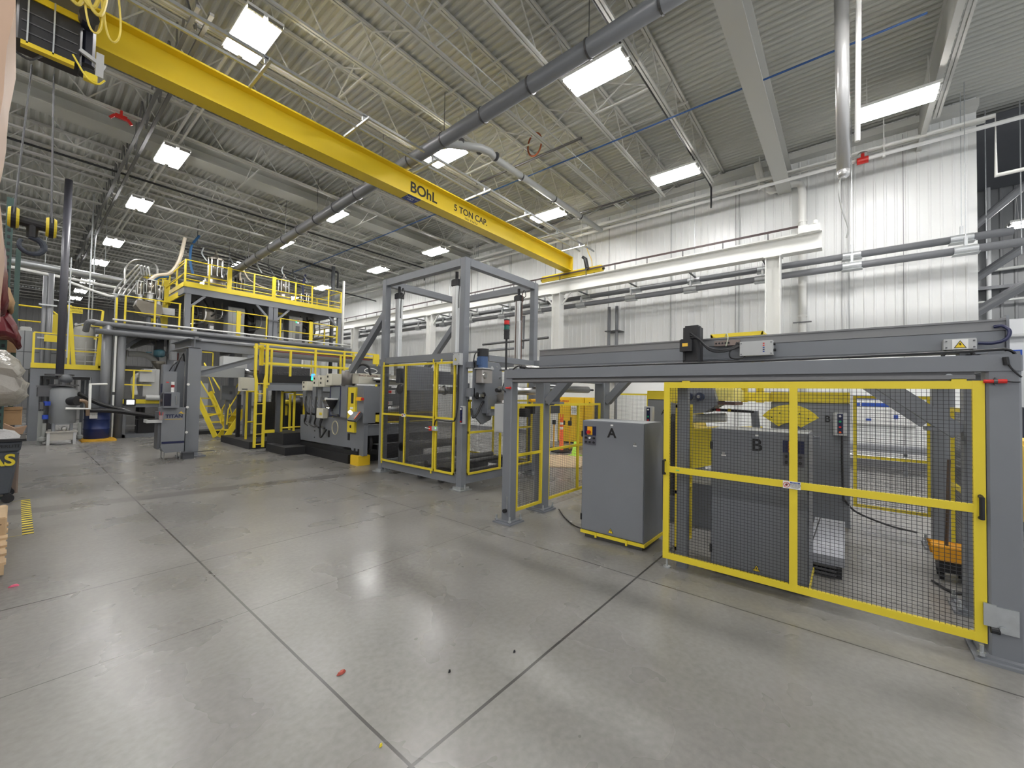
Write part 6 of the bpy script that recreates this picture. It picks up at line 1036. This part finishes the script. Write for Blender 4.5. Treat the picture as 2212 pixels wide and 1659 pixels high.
debris('small dark chip on the floor near the foreground joint', 1.68, 1.82, .012, BLACK)
debris('tiny dark chip on the floor right of the other chip', 2.08, 1.65, .014, BLACK)
debris('tiny pink scrap on the floor at far left', .04, 5.28, .04, M('pink_scrap', (.7, .12, .2), .6))
debris('tiny yellow speck on the floor by the lower joint', 1.13, 1.68, .012, YEL)
# ================================================================ by the white wall and at the far right
t = thing('flammable_cabinet', 'wide yellow flammable storage cabinet against the white wall', 'safety cabinet', (12.55, 7.3, 0))
ob('cabinet_body', B().cb(12.3, 12.8, 6.95, 7.95, .05, 1.6, .01), M('cabinet_yellow', (.78, .5, .02), .4), t); ob('cabinet_door', B().bx(12.285, 12.3, 7.47, 7.93, .1, 1.57), M('cabinet_yellow', (.78,.5,.02), .4), t); ob('cabinet_door', B().bx(12.285, 12.3, 6.97, 7.45, .1, 1.57), M('cabinet_yellow', (.78,.5,.02), .4), t)
text('flammable_text', 'FLAMMABLE', (12.282, 7.7, 1.46), .07, '-x', M('label_red', (.5,.03,.01), .5), t, bold=.002, ext=.0006); text('keep_fire_text', 'KEEP FIRE AWAY', (12.282, 7.7, 1.38), .045, '-x', M('label_red', (.5,.03,.01), .5), t, ext=.0006)
ob('flame_diamond', B().prism([(7.8, 1.26), (7.86, 1.32), (7.8, 1.38), (7.74, 1.32)], 'x', 12.281, 12.284), BLACK, t); ob('white_notice', B().bx(12.27, 12.28, 7.18, 7.42, 1.0, 1.3), PAPER, t); text('notice_text', 'DANGER\nNO SMOKING\nNO OPEN\nFLAMES', (12.268, 7.3, 1.15), .045, '-x', INK, t, ext=.0005); ob('door_handle', B().cb(12.26, 12.285, 7.4, 7.44, .78, .9, .005), BLACK, t); ob('cabinet_skirt', B().bx(12.32, 12.78, 6.97, 7.93, 0, .05), BLACK, t)
t = thing('flammable_cabinet', 'narrow yellow safety cabinet right of the wide one', 'safety cabinet', (12.55, 6.8, 0)); ob('cabinet_body', B().cb(12.32, 12.8, 6.62, 6.92, .05, 1.6, .01), M('cabinet_yellow', (.78,.5,.02), .4), t); ob('cabinet_tag', B().bx(12.31, 12.32, 6.7, 6.74, 1.36, 1.44), BLACK, t); ob('cabinet_skirt', B().bx(12.34, 12.78, 6.64, 6.9, 0, .05), BLACK, t)
t = thing('channelizer_post', 'orange delineator post with white bands on a black rubber base', 'traffic post', (10.2, 6.48, 0)); ob('rubber_base', B().lathe((10.2, 6.48, 0), [(.3, 0), (.3, .03), (.2, .06)], 8), BLACK, t); ob('post_body', B().lathe((10.2, 6.48, .06), [(.06, 0), (.05, .9), (.045, .95)], 14), ORANGE, t, smooth=True)
for z in (.66, .8): ob('white_band', B().cyl((10.2, 6.48, z), (10.2, 6.48, z+.07), .054, 14), PAPER, t)
ob('post_loop', B().tube([(10.2, 6.44, 1.0), (10.2, 6.44, 1.1), (10.2, 6.52, 1.1), (10.2, 6.52, 1.0)], .015, 8), ORANGE, t)
for k, y in enumerate((7.14, 6.8, 6.56)):
    t = thing('barrier_post', 'amber belt barrier post with black head, %s of three by the yellow cabinets' % ('leftmost', 'middle', 'rightmost')[k], 'barrier post', (10.8, y, 0), 'belt barrier posts'); ob('post_tube', B().cyl((10.8, y, .02), (10.8, y, .76), .022, 12), M('amber_plate', (.9,.45,.01), .5), t); ob('post_head', B().cb(10.76, 10.84, y-.05, y+.05, .74, .88, .01), BLACK, t); ob('post_base', B().cyl((10.8, y, 0), (10.8, y, .02), .15, 16), BLACK, t)
t = thing('traffic_cone', 'lime green traffic cone beside the plywood sheet', 'traffic cone', (9.8, 5.8, 0)); ob('cone_body', B().lathe((9.8, 5.78, .02), [(.1, 0), (.03, .38), (.02, .38)], 16), M('lime_plastic', (.5, .85, .08), .5), t, smooth=True); ob('cone_base', B().bx(9.66, 9.94, 5.64, 5.92, 0, .025), M('lime_plastic', (.5,.85,.08), .5), t)
t = thing('plywood_sheet', 'pale plywood sheet lying flat on the floor behind the fence', 'plywood', (8.9, 5.5, 0)); ob('sheet', B().add([(8.2, 4.7, .0), (9.9, 5.4, .0), (9.4, 6.4, .0), (7.7, 5.5, .0), (8.2, 4.7, .02), (9.9, 5.4, .02), (9.4, 6.4, .02), (7.7, 5.5, .02)], [(0,3,2,1),(4,5,6,7),(0,1,5,4),(1,2,6,5),(2,3,7,6),(3,0,4,7)]), M('pale_plywood', (.6, .46, .3), .7, var=.15, scale=3), t)
t = thing('wall_board', 'large white notice board with blue header bands on the white wall', 'notice board', (13.95, -.7, 1)); ob('board', B().bx(13.93, 13.99, -1.3, -.1, 1.05, 1.85), PAPER, t)
hb = ob('header_band', B().bx(13.92, 13.93, -1.22, -.12, 1.70, 1.80), M('sign_blue', (.02, .08, .42), .5), t); text('header_text', 'DAILY PRODUCTION BOARD', (13.918, -.67, 1.75), .06, '-x', PAPER, hb, ext=.0006)
for a, b_ in ((-.26, -.12), (-.84, -.28), (-1.22, -.88)): ob('column_band', B().bx(13.92, 13.93, b_, a, 1.52, 1.61), M('sign_blue', (.02,.08,.42), .5), t)
ob('blue_note', B().bx(13.92, 13.93, -.98, -.9, 1.22, 1.32).bx(13.92, 13.93, -.48, -.37, 1.16, 1.21), M('sign_blue', (.02,.08,.42), .5), t)
t = thing('conveyor_bench', 'grey steel conveyor bench along the foot of the white wall', 'conveyor', (12.9, -.9, 0)); ob('bench_bed', B().cb(12.5, 13.3, -2.2, .1, .5, .62, .01), M('bench_grey', (.25,.26,.28), .5), t)
for y in (-2.0, -1.0, 0): ob('bench_leg', B().cb(12.55, 12.62, y-.03, y+.03, 0, .5, .005), GREY, t)
ob('bench_roller', B().cyl((12.5, -2.2, .4), (12.5, .1, .4), .04, 10), SILV, t)
t = thing('wall_sign', 'blue sign with white capitals on the annex wall at far right', 'sign', (19.9, -3.9, 2.7)); sp2 = ob('sign_board', B().cb(19.94, 19.99, -4.24, -2.6, 2.72, 3.36, .005), M('sign_blue', (.02,.08,.42), .5), t); text('sign_top_line', 'WAREHOUSE', (19.93, -3.42, 3.18), .24, '-x', PAPER, sp2, bold=.004); text('sign_lower_line', 'OFFICE', (19.93, -3.42, 2.9), .22, '-x', PAPER, sp2, bold=.004)
t = thing('annex_pipes', 'grey and white pipework crossing the annex beyond the wall end', 'pipework', (18, -3.5, 3)); ob('sloped_brace', B().cyl((16, -2.2, 4.6), (16.5, -5.5, 7.3), .1, 12).cyl((17, -2.4, 3.9), (17.5, -6, 6.6), .13, 14).cyl((15, -2.2, 5.8), (15.5, -5.2, 8.8), .09, 12), PIPE, t); ob('downpipe', B().tube([(19.7, -3.52, 8.8), (19.7, -3.52, 4.2), (19.9, -3.55, 3.8), (19.9, -4.8, 3.8)], .06, 12), LGREY, t); ob('wall_rail', B().cyl((19.8, -2, 4.9), (19.8, -7, 5.0), .04, 10).cyl((19.8, -2, 5.9), (19.8, -7, 6.0), .05, 10), PVC, t); ob('hanger_rod', B().cyl((15, -2.65, 5.2), (15, -2.65, 8.9), .012, 6).cyl((15, -3.2, 5.2), (15, -3.2, 8.9), .012, 6), GALV, t)
ob('annex_beam', B().bx(15, 19.9, -12, 2, 8.6, 8.75).bx(19.6, 19.9, -12, 3, 5.3, 5.4), DGREY, kind='structure')
dup(proto, (17.5-2.35, -4.1-7.8, -1.0), 'glowing ceiling light of the annex at the far right edge')
t = thing('lift_truck', 'yellow lift truck body edge with black mast at the right edge', 'lift truck', (8.2, -2.1, 0)); ob('truck_body', B().cb(7.6, 9.0, -2.4, -1.68, .2, 1.18, .05), M('truck_yellow', (.75, .5, .02), .45), t); ob('truck_mast', B().cb(11.4, 11.6, -3.1, -2.42, .0, 1.6, .02).cb(11.38, 11.4, -2.56, -2.5, 1.3, 1.45, .0), M('mast_black', (.02, .025, .04), .4), t); ob('truck_wheel', B().cyl((7.9, -1.7, .2), (7.9, -1.9, .2), .2, 18).cyl((8.7, -1.7, .2), (8.7, -1.9, .2), .2, 18), BLACK, t)
# extra equipment inside the robot cell seen through the mesh
t = thing('cell_bench', 'dark equipment bench behind tower A in the robot cell', 'bench', (7.4, 3, 0)); ob('bench_body', B().cb(7.6, 8.0, 2.0, 2.9, 0, .9, .01), DGREY, t); ob('bench_roll', B().cyl((7.7, 2.1, 1.05), (7.7, 2.8, 1.05), .12, 18), M('wrapped_film', (.55,.55,.5), .3), t, smooth=True)
